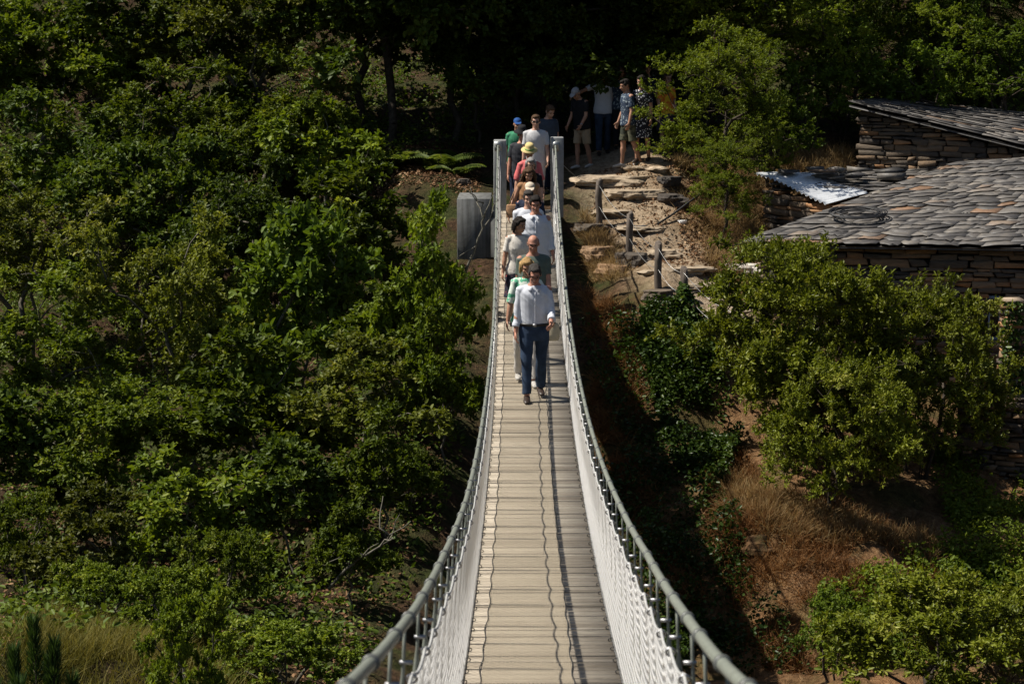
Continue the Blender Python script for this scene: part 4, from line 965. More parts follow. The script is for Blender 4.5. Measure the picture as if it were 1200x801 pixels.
for i, (px, py, sx, sy, sz, lab) in enumerate([
    (757, 193, .48, .3, .09, 'flat pale step slab under the feet of the woman in the patterned dress'),
    (725, 207, 1.0, .35, .16, 'long thick rock step just below the waiting group'),
    (742, 224, .72, .32, .17, 'undercut rock step, second of the wide ones below the waiting group'),
    (728, 243, .7, .35, .08, 'thin flat step behind the first wooden post'),
    (752, 262, .6, .4, .06, 'worn low step where the black hose crosses the path'),
    (775, 291, .62, .28, .11, 'dark edged step between the second and third wooden posts'),
    (790, 312, .75, .28, .11, 'broad step beside the third wooden post'),
    (812, 330, .62, .26, .09, 'grey step above the lowest post of the fence'),
    (826, 344, .66, .28, .09, 'wide grey step reaching the white boulder'),
    (842, 360, .6, .3, .1, 'lowest grey step beside the large shrub')]):
    slab('stone_step', px, py, sx*.82, sy*1.35, sz*1.15, lab, 'step', GS, 600+i, -.085)
for i, (px, py, sx, sy, sz, lab) in enumerate([
    (742, 312, .38, .32, .30, 'squat grey boulder at the foot of the second wooden post'),
    (702, 300, .32, .28, .22, 'dark boulder beside the net at the top of the gully'),
    (690, 272, .3, .3, .2, 'rounded rock near the first wooden post'),
    (715, 322, .34, .26, .22, 'mossy rock below the second wooden post'),
    (770, 350, .3, .22, .16, 'flat rock between the two lowest posts'),
    (543, 217, .16, .12, .12, 'small pale rock on the brown bank next to the bridge post'),
    (785, 215, .22, .2, .14, 'flat rock under the feathery tree, upper one'),
    (787, 238, .3, .26, .2, 'layered rock under the feathery tree, lower one')]):
    slab('boulder', px, py, sx, sy, sz, lab, 'boulder', None, 640+i, .05, rng.uniform(0, 3), SCHIST)
m, nt, b = new_mat('mossy_rock'); b.inputs['Roughness'].default_value = .95; b.inputs['Specular IOR Level'].default_value = .1
f = noise_fac(nt, 4, 6, .7); f2 = noise_fac(nt, 1.6, 4)
c = mix(nt, ramp(nt, f2, [(.45, (0, 0, 0)), (.58, (1, 1, 1))]), ramp(nt, f, [(.3, (.03, .022, .013)), (.55, (.11, .06, .028)), (.75, (.20, .12, .06))]), ramp(nt, f, [(.3, (.018, .016, .007)), (.7, (.075, .065, .022))]))
nt.links.new(c, b.inputs['Base Color']); bump(nt, b, f, 1., .06); MOSSR = m
for i, (px, py, sx, sy, sz, lab) in enumerate([(900, 640, .36, .3, .34, 'mossy rock outcrop at the left end of the rust brown ledge'), (985, 655, .40, .3, .28, 'broad mossy rock outcrop under the middle of the ledge')]):
    slab('rock_outcrop', px, py, sx, sy, sz, lab, 'rock', None, 680+i, -.15, .4*i, MOSSR)
WHITER = simple('pale_stone', (.50, .46, .40), .85, 0, .25, 6, .5)
slab('boulder', 873, 322, .42, .2, .2, 'long pale boulder left of the house eave', 'boulder', None, 660, .08, -.5, WHITER)
slab('stone_scrap', 800, 263, .09, .05, .05, 'small white scrap lying on the path bank', 'scrap', None, 661, .05, .3, simple('white_scrap', (.75, .74, .72), .8))
m, nt, b = new_mat('post_wood'); b.inputs['Roughness'].default_value = .9; f = noise_fac(nt, 8, 5, .7, world=False, stretch=(6, 6, .8))
nt.links.new(ramp(nt, f, [(.3, (.045, .035, .028)), (.6, (.12, .095, .075)), (.8, (.2, .17, .14))]), b.inputs['Base Color']); bump(nt, b, f, .7, .01); POSTW = m
tops = []
for px, yb, yt, lab in ((702, 268, 213, 'wooden post nearest the bridge, highest of the path fence'), (737.5, 304, 252, 'second wooden post of the path fence, beside the grey boulder'),
                        (771, 341, 287, 'third wooden post of the path fence, with wire tied to its side'), (801, 366, 316, 'lowest wooden post of the path fence, wrapped in ivy')):
    c, D = ground_hit(px, yb); h = (yb-yt)/FPX*D+.04; r0 = .068; gg = np.random.default_rng(int(px)); mb = MB()
    z = np.array([-.3, 0, h*.3, h*.65, h-.015, h]); pts = np.stack([gg.normal(0, .008, 6), gg.normal(0, .008, 6), z], -1); mb.tube(pts, [r0, r0, r0*.97, r0*.98, r0*.95, r0*.82], 10)
    o = mb.build('fence_post', POSTW, None, False); o.location = c; tag(o, lab, 'fence post', 'wooden posts of the path fence'); tops.append((c, h))
WIRE = simple('fence_wire', (.35, .35, .34), .4, .6)
start = np.array([.62, 36.8, deck_z(36.5)+.9])
for f_, lab in ((.88, 'upper slack wire strung along the path fence posts'), (.45, 'lower slack wire strung along the path fence posts')):
    K = [start-np.array([0, 0, (.88-f_)*1.1])]+[c+np.array([0, -.07, h*f_]) for c, h in tops]; pts = []
    K.append(K[-1]+np.array([.75, -.9, -.55])); K.append(K[-1]+np.array([.9, -.6, -.4]))
    for a_, b_ in zip(K[:-1], K[1:]):
        t = np.linspace(0, 1, 14)[:-1]; pts.append(a_+(b_-a_)*t[:, None]-np.array([0, 0, 1])*(.10*np.sin(math.pi*t))[:, None])
    mb = MB(); mb.tube(np.vstack(pts+[K[-1][None]]), .0042, 5); tag(mb.build('fence_wire', WIRE), lab, 'wire', 'wires of the path fence')
hose = [ground_hit(*q)[0]+np.array([0, 0, .045]) for q in ((700, 266), (718, 268), (735, 269), (752, 268))]+[P(770, 263, 37.2), P(790, 250, 37.5), P(806, 238, 37.6), P(822, 226, 37.8)]
hp = np.array(hose); tt = np.linspace(0, 7, 60); hp = np.stack([np.interp(tt, np.arange(8), hp[:, k]) for k in range(3)], -1); hp[1:-1] = (hp[:-2]+hp[1:-1]*2+hp[2:])/4
mb = MB(); mb.tube(hp, .020, 7); tag(mb.build('hose', CABLE, None, True), 'black hose lying across the path and rising into the feathery tree', 'hose')
# ivy climbing the lowest post
c, h = tops[3]; n = 900; g3 = np.random.default_rng(5); z = g3.random(n)**1.4; a_ = g3.uniform(0, 6.28, n); rad_ = .06+.45*(1-z)*g3.random(n)
B_ = c+np.stack([np.cos(a_)*rad_, np.sin(a_)*rad_-.1, z*h*.62-.25*(1-z)], -1); sz = g3.uniform(.05, .09, n)
V, Q, r = leaves_geo(B_, nrm(g3.normal(0, 1, (n, 3))), nrm(np.array([-.3, -.6, .8])+g3.normal(0, .4, (n, 3))), sz, sz*.8, g3.random(n), g3)
tag(link('ivy_plant', mk_mesh('ivy_plant', V, Q, None, r), IVYL), 'ivy climbing over the lowest fence post', 'ivy')
# ------------------------------------------------------------------ people
def cloth(name, col, var=.12, scale=14, pattern=None):
    m, nt, b = new_mat(name); b.inputs['Roughness'].default_value = .85; b.inputs['Specular IOR Level'].default_value = .15
    f = noise_fac(nt, scale, 3, .6, world=False); c0 = tuple(v*(1-var) for v in col); c1 = tuple(min(1, v*(1+var)) for v in col)
    c = ramp(nt, f, [(.3, c0), (.7, c1)])
    if pattern:
        kind, pc, sc, lo, hi = pattern
        if kind == 'noise': pf = noise_fac(nt, sc, 3, .65, world=False)
        else:
            v = nd(nt, 'ShaderNodeTexVoronoi'); v.inputs['Scale'].default_value = sc; nt.links.new(nd(nt, 'ShaderNodeTexCoord').outputs['Object'], v.inputs['Vector']); pf = v.outputs['Distance']
        c = mix(nt, ramp(nt, pf, [(lo, (0, 0, 0)), (hi, (1, 1, 1))]), c, pc)
    nt.links.new(c, b.inputs['Base Color']); bump(nt, b, noise_fac(nt, 220, 2, world=False), .15, .002); return m
def skin(name, col):
    m, nt, b = new_mat(name); b.inputs['Roughness'].default_value = .55; b.inputs['Specular IOR Level'].default_value = .35
    f = noise_fac(nt, 9, 4, .6, world=False); nt.links.new(ramp(nt, f, [(.35, tuple(v*.85 for v in col)), (.65, tuple(min(1, v*1.12) for v in col))]), b.inputs['Base Color'])
    b.inputs['Subsurface Weight'].default_value = .06; b.inputs['Subsurface Radius'].default_value = (.02, .008, .004); return m
SK = {'fair': skin('fair_skin', (.47, .27, .19)), 'tan': skin('tan_skin', (.36, .19, .12)), 'red': skin('ruddy_skin', (.42, .20, .135))}
def hairm(name, c): 
    m, nt, b = new_mat(name); b.inputs['Roughness'].default_value = .75; b.inputs['Specular IOR Level'].default_value = .15; f = noise_fac(nt, 30, 4, .7, world=False, stretch=(3, 3, .6))
    nt.links.new(ramp(nt, f, [(.3, tuple(v*.5 for v in c)), (.7, tuple(min(1, v*1.7) for v in c))]), b.inputs['Base Color']); bump(nt, b, f, .8, .01); return m
HR = {'dark': hairm('dark_hair', (.014, .011, .009)), 'brown': hairm('brown_hair', (.07, .04, .022)), 'blonde': hairm('blonde_hair', (.30, .19, .08)), 'grey': hairm('grey_hair', (.22, .21, .20)), 'salt': hairm('greying_hair', (.04, .035, .031))}
EYE = simple('eye_dark', (.03, .022, .018), .2); LIP = simple('lip', (.30, .11, .09), .5); SHADE = simple('dark_lens', (.01, .01, .012), .12, 0, .1, 20, 0, .6)
dg = lambda: bpy.context.evaluated_depsgraph_get()
def remesh(mb, vox, smooth=4, fac=.5):
    me = mb.mesh('tmp'); o = bpy.data.objects.new('tmp', me); COL.objects.link(o)
    r = o.modifiers.new('r', 'REMESH'); r.mode = 'VOXEL'; r.voxel_size = vox; r.adaptivity = 0; r.use_smooth_shade = True
    if smooth: s = o.modifiers.new('s', 'SMOOTH'); s.factor = fac; s.iterations = smooth
    d = dg(); ev = o.evaluated_get(d); out = bpy.data.meshes.new_from_object(ev, depsgraph=d)
    bpy.data.objects.remove(o); bpy.data.meshes.remove(me); out.materials.clear(); return out
def wrinkle(me, amp, seed, sx=6, sz=15):
    n = len(me.vertices); co = np.empty(n*3, np.float32); me.vertices.foreach_get('co', co); co = co.reshape(-1, 3); no = np.empty(n*3, np.float32)
    me.vertex_normals.foreach_get('vector', no); no = no.reshape(-1, 3)
    d = fbm(co[:, 0]*sx+co[:, 1]*sx*.7+co[:, 2]*5, co[:, 2]*sz*.5+co[:, 0]*7, seed, 3); co = co+no*(d*amp)[:, None]
    me.vertices.foreach_set('co', co.astype(np.float32).ravel()); me.update()
def rotx(a): c, s = math.cos(a), math.sin(a); return np.array([[1, 0, 0], [0, c, -s], [0, s, c]])
def roty(a): c, s = math.cos(a), math.sin(a); return np.array([[c, 0, s], [0, 1, 0], [-s, 0, c]])
def rotz(a): c, s = math.cos(a), math.sin(a); return np.array([[c, -s, 0], [s, c, 0], [0, 0, 1]])

def person(loc, yaw, h, label, group, female=False, girth=1., vox=.010, sk='fair', hair='dark', hairstyle='short', lean=4, headp=18, heady=0,
           stride=12, phase=1, arms=((8, 7, 12), (4, 8, 15)), top=None, sleeve='short', topstyle='shirt', bottom=None, bstyle='trousers', shoes=None,
           belt=None, glasses=None, hat=None, hatm=None, band=None, seed=1, watch=None, arm_ab=None):
    """faces -Y; arms: (swing forward, out, elbow bend) degrees, the person's right then left"""
    k = h/1.75; e = empty('person', loc, yaw); tag(e, label, 'person', group); g = np.random.default_rng(seed)
    sw = .172 if not female else .150; hw_ = .092 if not female else .095
    B = MB()
    # legs --------------------------------------------------------------
    def leg(side, a, knee):
        hip = np.array([side*hw_*girth**.5, 0, .925]); d1 = np.array([side*.012, -math.sin(R(a)), -math.cos(R(a))]); kn = hip+d1*.43
        a2 = a-knee; d2 = np.array([-side*.01, -math.sin(R(a2)), -math.cos(R(a2))]); an = kn+d2*.42; return hip, kn, an
    st = stride*phase
    legs = {-1: leg(-1, st, 6 if st > 0 else 14), 1: leg(1, -st, 6 if st < 0 else 14)}
    low = min(l[2][2] for l in legs.values())-.075; off = np.array([0, 0, -low])
    if bstyle == 'skirt_still': pass
    legs = {s: [p+off for p in l] for s, l in legs.items()}
    hipz = off[2]
    T0 = np.array([0, 0, .925+hipz])
    Rt = rotx(R(lean)) if True else np.eye(3)                 # lean forward (towards -Y)
    Rt = rotx(R(lean)).T if False else np.array([[1, 0, 0], [0, math.cos(R(lean)), -math.sin(R(lean))], [0, math.sin(R(lean)), math.cos(R(lean))]])
    tp = lambda x, y, z: T0+Rt@np.array([x, y, z-.925])
    X = np.array([1, 0, 0.]); 
    if female: prof = [(.80, .135, .095), (.88, .172, .112), (.96, .165, .105), (1.07, .128, .09), (1.18, .138, .10), (1.27, .152, .125), (1.35, .15, .105), (1.415, .130, .078), (1.455, .075, .056), (1.50, .05, .05)]
    else: prof = [(.80, .14, .10), (.88, .168, .112), (.97, .163, .108), (1.07, .158, .105), (1.19, .166, .112), (1.30, .180, .120), (1.37, .182, .112), (1.43, .155, .086), (1.465, .085, .062), (1.51, .058, .056)]
    gl = lambda z: girth if z < 1.25 else 1+(girth-1)*.5
    def torso(mb, z0, z1, inf, n=22, infy=None, flare=0.):
        zs = np.linspace(z0, z1, 16); P_ = np.array(prof); rings = []
        for i, z in enumerate(zs):
            a = np.interp(z, P_[:, 0], P_[:, 1])*gl(z); b = np.interp(z, P_[:, 0], P_[:, 2])*gl(z)
            belly = -.02*(girth-1)*4*math.exp(-((z-1.08)/.12)**2)
            fl = flare*max(0, (z1-z)/(z1-z0))**1.5
            rings.append((tp(0, belly, z), X*(a+inf+fl), Rt@np.array([0, b+(infy or inf)+fl*.8, 0])))
        mb.loft(rings, n)
    torso(B, .80, 1.50, 0)
    # head ----------------------------------------------------------------
    nb = tp(0, .005, 1.47); Rh = Rt@rotz(R(heady))@rotx(R(headp))
    hp = lambda x, y, z: nb+Rh@np.array([x, y, z-1.47])
    B.cap(tp(0, .01, 1.43), .060 if not female else .052, hp(0, .012, 1.58), .056 if not female else .048)
    B.ell(hp(0, .012, 1.655), (.074, .094, .093), Rh); B.ell(hp(0, -.022, 1.60), (.060, .070, .078), Rh)
    B.ell(hp(0, -.062, 1.545), (.030, .026, .022), Rh); B.ell(hp(0, -.068, 1.664), (.055, .022, .014), Rh)
    for s in (-1, 1):
        B.ell(hp(s*.077, .012, 1.625), (.011, .020, .031), Rh); B.ell(hp(s*.040, -.066, 1.608), (.020, .020, .018), Rh)
    B.cap(hp(0, -.084, 1.645), .009, hp(0, -.110, 1.606), .0145); B.ell(hp(0, -.088, 1.568), (.024, .010, .010), Rh)
    # legs mesh
    lt = girth**.5
    for s, (hip, kn, an) in legs.items():
        B.cap(hip+np.array([0, .0, .02]), .088*lt, kn, .054*lt); B.cap(kn, .052*lt, kn+(an-kn)*.35+np.array([0, .016, 0]), .052*lt); B.cap(kn+(an-kn)*.3, .050*lt, an, .036)
        fl = an[2]-.0
        B.cap(an+np.array([0, .015, -.03]), .034, an+np.array([s*.01, -.09, -.045]), .028); B.cap(an+np.array([s*.01, -.09, -.05]), .028, an+np.array([s*.018, -.155, -.055]), .020)
    # arms ------------------------------------------------------------------
    AR = {}
    for s, (swg, out, elb) in zip((-1, 1), arms):
        sh = tp(s*sw*(.97+.1*(girth-1)), .01, 1.405)
        d1 = Rt@np.array([s*math.sin(R(out)), -math.sin(R(swg))*math.cos(R(out)), -math.cos(R(swg))*math.cos(R(out))])
        el = sh+d1*.285; ax = nrm(np.cross(d1, np.array([0, -1., 0])) if abs(d1[1]) < .95 else X)
        fwd = np.array([-s*.22, -1., 0]); fw = nrm(fwd-d1*(fwd@d1)) if abs(fwd@d1) < .98 else np.array([0, 0, 1.])
        d2 = nrm(d1*math.cos(R(elb))+fw*math.sin(R(elb))); wr = el+d2*.245
        AR[s] = (sh, el, wr, d1, d2)
        B.ell(sh, (.058, .058, .058)); B.cap(sh, .051, el, .038); B.cap(el, .038, el+d2*.08, .039); B.cap(el+d2*.06, .039, wr, .026)
        # hand: palm, four fingers, thumb
        td = np.array([0, -1., 0]) if abs(d2[1]) < .75 else np.array([0, 0, 1.]); td = nrm(td-d2*(td@d2)); nn = nrm(np.cross(d2, td)); nn = nn*(1 if nn[0]*-s > 0 else -1)
        M = np.stack([td, nn, d2], 1); pc = wr+d2*.048; B.ell(pc, (.041, .017, .052), M)
        for fi, (o_, L) in enumerate(((.030, .068), (.010, .078), (-.010, .072), (-.029, .056))):
            b0 = wr+d2*.085+td*o_; dd = d2; p = b0-d2*.02; cu = (22, 30, 24)
            for seg, (l_, a_) in enumerate(zip((.45, .32, .25), cu)):
                dd = nrm(dd*math.cos(R(a_))+nn*math.sin(R(a_))); q = p+dd*L*l_+(dd*.02 if seg == 0 else 0); B.cap(p, .0092-.0008*seg, q, .0088-.0008*seg, 8); p = q
        t0 = wr+d2*.028+td*.028; d_ = nrm(td*.75+d2*.75+nn*.15); q = t0+d_*.045; B.cap(t0, .0135, q, .0105, 8); B.cap(q, .0105, q+nrm(d_*.5+d2*.8+nn*.25)*.032, .0085, 8)
    # scale & build
    def fin(mb, name, mat, vv, par=e, wr_=0., sm=4):
        for V in mb.V: V *= k
        me = remesh(mb, vv, sm)
        if wr_: wrinkle(me, wr_, seed)
        return link(name, me, mat, par)
    body = fin(B, 'body', SK[sk], vox, sm=3)
    def raw(mb, name, mat, par=e, smooth=True):
        for V in mb.V: V *= k
        return mb.build(name, mat, par, smooth)
    # face details
    for s in (-1, 1):
        m_ = MB(); m_.ell(hp(s*.031, -.0845, 1.643), (.012, .006, .0065), Rh, 8); raw(m_, 'eye', EYE)
        m_ = MB(); m_.cap(hp(s*.017, -.092, 1.668), .0045, hp(s*.048, -.080, 1.668), .0035, 6); raw(m_, 'eyebrow', HR[hair])
    m_ = MB(); m_.ell(hp(0, -.0955, 1.568), (.022, .005, .0065), Rh, 8); raw(m_, 'mouth', LIP)
    # hair
    H = MB()
    if hairstyle in ('short', 'bob', 'long', 'curly', 'hatted', 'balding', 'ponytail'):
        if hairstyle == 'balding':
            for s in (-1, 1): H.ell(hp(s*.062, .035, 1.645), (.018, .055, .045), Rh)
            H.ell(hp(0, .085, 1.635), (.06, .022, .05), Rh)
        elif hairstyle == 'hatted':
            for s in (-1, 1): H.ell(hp(s*.064, .025, 1.640), (.015, .05, .05), Rh)
            H.ell(hp(0, .080, 1.62), (.06, .03, .06), Rh)
        else:
            H.ell(hp(0, .028, 1.682), (.080, .094, .082), Rh); H.ell(hp(0, -.035, 1.728), (.060, .050, .030), Rh); H.ell(hp(0, .07, 1.63), (.066, .042, .075), Rh)
            for s in (-1, 1): H.ell(hp(s*.07, -.005, 1.665), (.014, .04, .045), Rh)
            for q in range(26):
                a = g.uniform(0, 6.28); b_ = g.uniform(.2, 1.1); H.cap(hp(.07*math.cos(a)*math.cos(b_), .03+.08*math.sin(a)*math.cos(b_), 1.685+.07*math.sin(b_)), .012, hp(.08*math.cos(a+.2)*math.cos(b_), .02+.09*math.sin(a+.2)*math.cos(b_), 1.688+.078*math.sin(b_)), .008, 6)
        nloc = {'bob': (15, .17), 'long': (20, .26), 'curly': (30, .30), 'hatted': (0, 0), 'short': (0, 0), 'balding': (0, 0), 'ponytail': (6, .12)}[hairstyle]
        for q in range(nloc[0]):
            a = math.pi*(q/(nloc[0]-1))*1.25-.4; cx, cy = .080*math.cos(a), .035+.070*math.sin(a); z0 = 1.685
            ln_ = nloc[1]*g.uniform(.85, 1.1); pts = []
            w_ = .022 if hairstyle == 'curly' else .006
            for i in range(8):
                t = i/7; fl = 1+(.45 if hairstyle == 'curly' else .15)*math.sin(t*2.4)
                pts.append(hp(cx*fl+g.normal(0, w_*t), cy*fl+g.normal(0, w_*t), z0-ln_*t))
            H.tube(pts, np.linspace(.024, .012 if hairstyle != 'curly' else .02, 8), 7)
        if H.n: 
            ho = fin(H, 'hair', HR[hair], .008, sm=1); wrinkle(ho.data, .012 if hairstyle == 'curly' else .006, seed+5, 40, 30)
    # clothes ---------------------------------------------------------------
    if top is not None:
        C = MB(); inf = .011
        z0 = {'shirt': .985, 'untucked': .84, 'dress': .9, 'blouse': .85}[topstyle]
        torso(C, z0, 1.472, inf, flare=.03 if topstyle in ('untucked', 'blouse') else .008)
        for s in (-1, 1):
            sh, el, wr, d1, d2 = AR[s]; C.ell(sh+np.array([-s*.01, 0, -.005]), (.066, .068, .064)); C.cap(tp(s*.055, .008, 1.440), .052 if not female else .046, sh+np.array([-s*.02, 0, .004]), .062)
            if sleeve == 'short': C.tube([sh-d1*.02, sh+d1*.10, sh+d1*.205], [.064, .061, .060], 14)
            elif sleeve == 'rolled':
                C.tube([sh-d1*.02, sh+d1*.1, el-d1*.05], [.063, .058, .050], 14); C.cap(el-d1*.07, .050, el+d2*.02, .049); C.tube([el-d2*.02, el+d2*.10, el+d2*.15], [.049, .046, .044], 14)
                C.tube([el+d2*.125, el+d2*.13, el+d2*.175, el+d2*.18], [.046, .052, .052, .046], 14)
            elif sleeve == 'half': C.tube([sh-d1*.02, sh+d1*.12, el-d1*.0], [.07, .068, .066], 14)
            elif sleeve == 'none': pass
        if topstyle == 'shirt' and sleeve == 'rolled' or topstyle == 'polo':
            pass
        shirt = fin(C, 'dress' if topstyle == 'dress' else ('blouse' if female else 'shirt'), top, max(.009, vox), wr_=.018, sm=3)
        if sleeve == 'rolled' or seed in (12, 30):
            m_ = MB(); c_ = tp(0, .0, 1.455)     # collar: open stand round the neck
            th = np.linspace(-2.2+math.pi/2, 2.2+math.pi/2, 18); lo_ = [tp(.078*math.cos(t), .006+.074*math.sin(t), 1.462-.012*(1-math.sin(t))) for t in th]
            m_.tube(lo_, np.concatenate([[.012], np.full(16, .022), [.012]]), 8); raw(m_, 'collar', top, shirt)
            if seed != 30:
                for q in (-1, 1):
                    m_ = MB(); fl = [tp(q*.020, -.092, 1.462), tp(q*.078, -.055, 1.470), tp(q*.085, -.088, 1.425), tp(q*.040, -.132, 1.395)]; fl2 = [p_+Rt@np.array([0, -.008, .003]) for p_ in fl]
                    m_.add(np.array(fl+fl2), [[0, 1, 2, 3], [7, 6, 5, 4], [0, 4, 5, 1], [1, 5, 6, 2], [2, 6, 7, 3], [3, 7, 4, 0]]); raw(m_, 'collar_flap', top, shirt, False)
                m_ = MB(); zz = np.linspace(1.40, 1.0, 14); P_ = np.array(prof); m_.tube([tp(.004, -np.interp(z, P_[:, 0], P_[:, 2])*gl(z)-.012, z) for z in zz], .014, 8, flat=.35); raw(m_, 'placket', top, shirt)
            for i_ in range(6):
                if seed == 30: break
                z = 1.38-i_*.075; b_ = np.interp(z, np.array(prof)[:, 0], np.array(prof)[:, 2])*gl(z)+.021
                m_ = MB(); m_.ell(tp(.004, -b_-.002, z), (.006, .004, .006), Rt, 8); raw(m_, 'button', simple('button', (.6, .6, .58), .4) if i_ == 0 and 'button' not in bpy.data.materials else bpy.data.materials['button'], shirt)
    if bottom is not None:
        C = MB()
        if bstyle in ('trousers', 'shorts', 'crop'):
            torso(C, .775, 1.00 if topstyle == 'shirt' else .95, .016)
            for s, (hip, kn, an) in legs.items():
                C.cap(hip+np.array([0, 0, .01]), .104*lt, hip+(kn-hip)*.5, .088*lt)
                if bstyle == 'shorts': 
                    d_ = kn-hip; C.tube([hip+d_*.2, hip+d_*.6, hip+d_*.93], [.096*lt, .090*lt, .088*lt], 16)
                else:
                    end = .95 if bstyle == 'trousers' else .62
                    C.cap(hip+(kn-hip)*.45, .088*lt, kn, .068*lt); C.tube([kn-(an-kn)*.03, kn+(an-kn)*.4+[0, .008, 0], kn+(an-kn)*end+[0, -.004, 0]], [.067*lt, .066*lt, .060*lt], 16)
            nm = 'shorts' if bstyle == 'shorts' else 'trousers'
        else:
            ln_ = {'skirt': .50, 'long_skirt': .20}[bstyle]; zs = np.linspace(1.0, ln_+0, 10); rings = []
            for z in zs:
                t = (1.0-z)/(1.0-ln_); a = np.interp(max(z, .86), np.array(prof)[:, 0], np.array(prof)[:, 1])+.018+.04*t; b_ = np.interp(max(z, .86), np.array(prof)[:, 0], np.array(prof)[:, 2])+.018+.05*t
                rings.append((T0+np.array([0, 0, z-.925]), X*a, np.array([0, b_, 0])))
            C.loft(rings, 22); nm = 'skirt'
        bo = fin(C, nm, bottom, max(.010, vox), wr_=.014, sm=3)
        if belt is not None:
            m_ = MB(); P_ = np.array(prof); z = .985; a = np.interp(z, P_[:, 0], P_[:, 1])*gl(z)+.021; b_ = np.interp(z, P_[:, 0], P_[:, 2])*gl(z)+.021; th = np.linspace(0, 2*math.pi, 40)
            for i_ in range(1):
                V = []; 
                for t in th[:-1]:
                    for dz, q in ((-.018, 0), (.018, 0), (.018, -.006), (-.018, -.006)): V.append(tp((a+q)*math.cos(t), (b_+q)*math.sin(t), z+dz))
                n_ = 39; Q_ = [[i*4+j, ((i+1) % n_)*4+j, ((i+1) % n_)*4+(j+1) % 4, i*4+(j+1) % 4] for i in range(n_) for j in range(4)]
                m_.add(np.array(V), Q_)
            bl = raw(m_, 'belt', belt, bo); m_ = MB(); m_.box(tp(0, -b_-.004, z), (.045, .010, .036), Rt); raw(m_, 'buckle', BRIGHT, bl, False)
    if shoes is not None:
        for s, (hip, kn, an) in legs.items():
            m_ = MB(); z = an[2]-.075; m_.cap(an+np.array([0, .03, -.035]), .044, an+np.array([0, -.02, -.03]), .042)
            rings = [((an[0], an[1]+y, z+hh*.5), X*wx, np.array([0, 0, hh*.5])) for y, wx, hh in ((.062, .022, .05), (.05, .034, .08), (0, .038, .095), (-.06, .043, .075), (-.12, .047, .058), (-.17, .040, .045), (-.20, .018, .026))]
            rings = [(np.array(c)+np.array([s*.012*max(0, -(c[1]-an[1])/.2), 0, 0]), a, b_) for c, a, b_ in rings]
            m_.loft(rings, 16); fin(m_, 'shoe', shoes, .008, sm=2)
    if glasses is not None:
        m_ = MB()
        for s in (-1, 1):
            if glasses == 'sun': m_.ell(hp(s*.032, -.098, 1.642), (.027, .006, .019), Rh, 10)
            else: m_.torus(hp(s*.032, -.098, 1.642), .021, .0022, Rh@np.array([0, 1, 0]), 14, 4)
            m_.tube([hp(s*.055, -.094, 1.650), hp(s*.078, -.02, 1.648), hp(s*.078, .02, 1.640)], .0025, 4)
        m_.tube([hp(-.012, -.102, 1.648), hp(0, -.106, 1.65), hp(.012, -.102, 1.648)], .0025, 4)
        raw(m_, 'sunglasses' if glasses == 'sun' else 'glasses', SHADE)
    if hat:
        m_ = MB()
        if hat in ('brim', 'bucket', 'straw'):
            br = {'brim': .155, 'bucket': .135, 'straw': .150}[hat]; ht = {'brim': .10, 'bucket': .095, 'straw': .105}[hat]
            rings = [(hp(0, .012, 1.688), Rh@np.array([.082, 0, 0]), Rh@np.array([0, .10, 0])), (hp(0, .012, 1.680), Rh@np.array([br, 0, 0]), Rh@np.array([0, br*1.1, 0])), (hp(0, .012, 1.687), Rh@np.array([br, 0, 0]), Rh@np.array([0, br*1.1, 0])),
                     (hp(0, .012, 1.702), Rh@np.array([.088, 0, 0]), Rh@np.array([0, .105, 0])), (hp(0, .012, 1.702+ht*.7), Rh@np.array([.080, 0, 0]), Rh@np.array([0, .096, 0])), (hp(0, .012, 1.70+ht), Rh@np.array([.062, 0, 0]), Rh@np.array([0, .075, 0])), (hp(0, .012, 1.70+ht*1.05), Rh@np.array([.02, 0, 0]), Rh@np.array([0, .03, 0]))]
            m_.loft(rings, 24); ht_ = raw(m_, 'hat', hatm)
            if band is not None:
                m_ = MB(); m_.loft([(hp(0, .012, 1.70), Rh@np.array([.0895, 0, 0]), Rh@np.array([0, .1065, 0])), (hp(0, .012, 1.728), Rh@np.array([.0875, 0, 0]), Rh@np.array([0, .104, 0]))], 24); raw(m_, 'hat_band', band, ht_)
        else:
            m_.ell(hp(0, .018, 1.695), (.083, .100, .070), Rh, 18); rings = [(hp(0, y, z), Rh@np.array([w_, 0, 0]), Rh@np.array([0, .0, .006])) for y, w_, z in ((-.05, .070, 1.706), (-.10, .072, 1.698), (-.14, .058, 1.690), (-.165, .02, 1.686))]
            m_.loft(rings, 12); raw(m_, 'cap', hatm)
    if watch: 
        sh, el, wr, d1, d2 = AR[watch]; m_ = MB(); m_.tube([wr-d2*.03, wr-d2*.029, wr-d2*.011, wr-d2*.01], [.028, .032, .032, .028], 12); raw(m_, 'watch', BRIGHT)
    return e, {s: tuple(np.array(q)*k for q in AR[s][:3]) for s in AR}

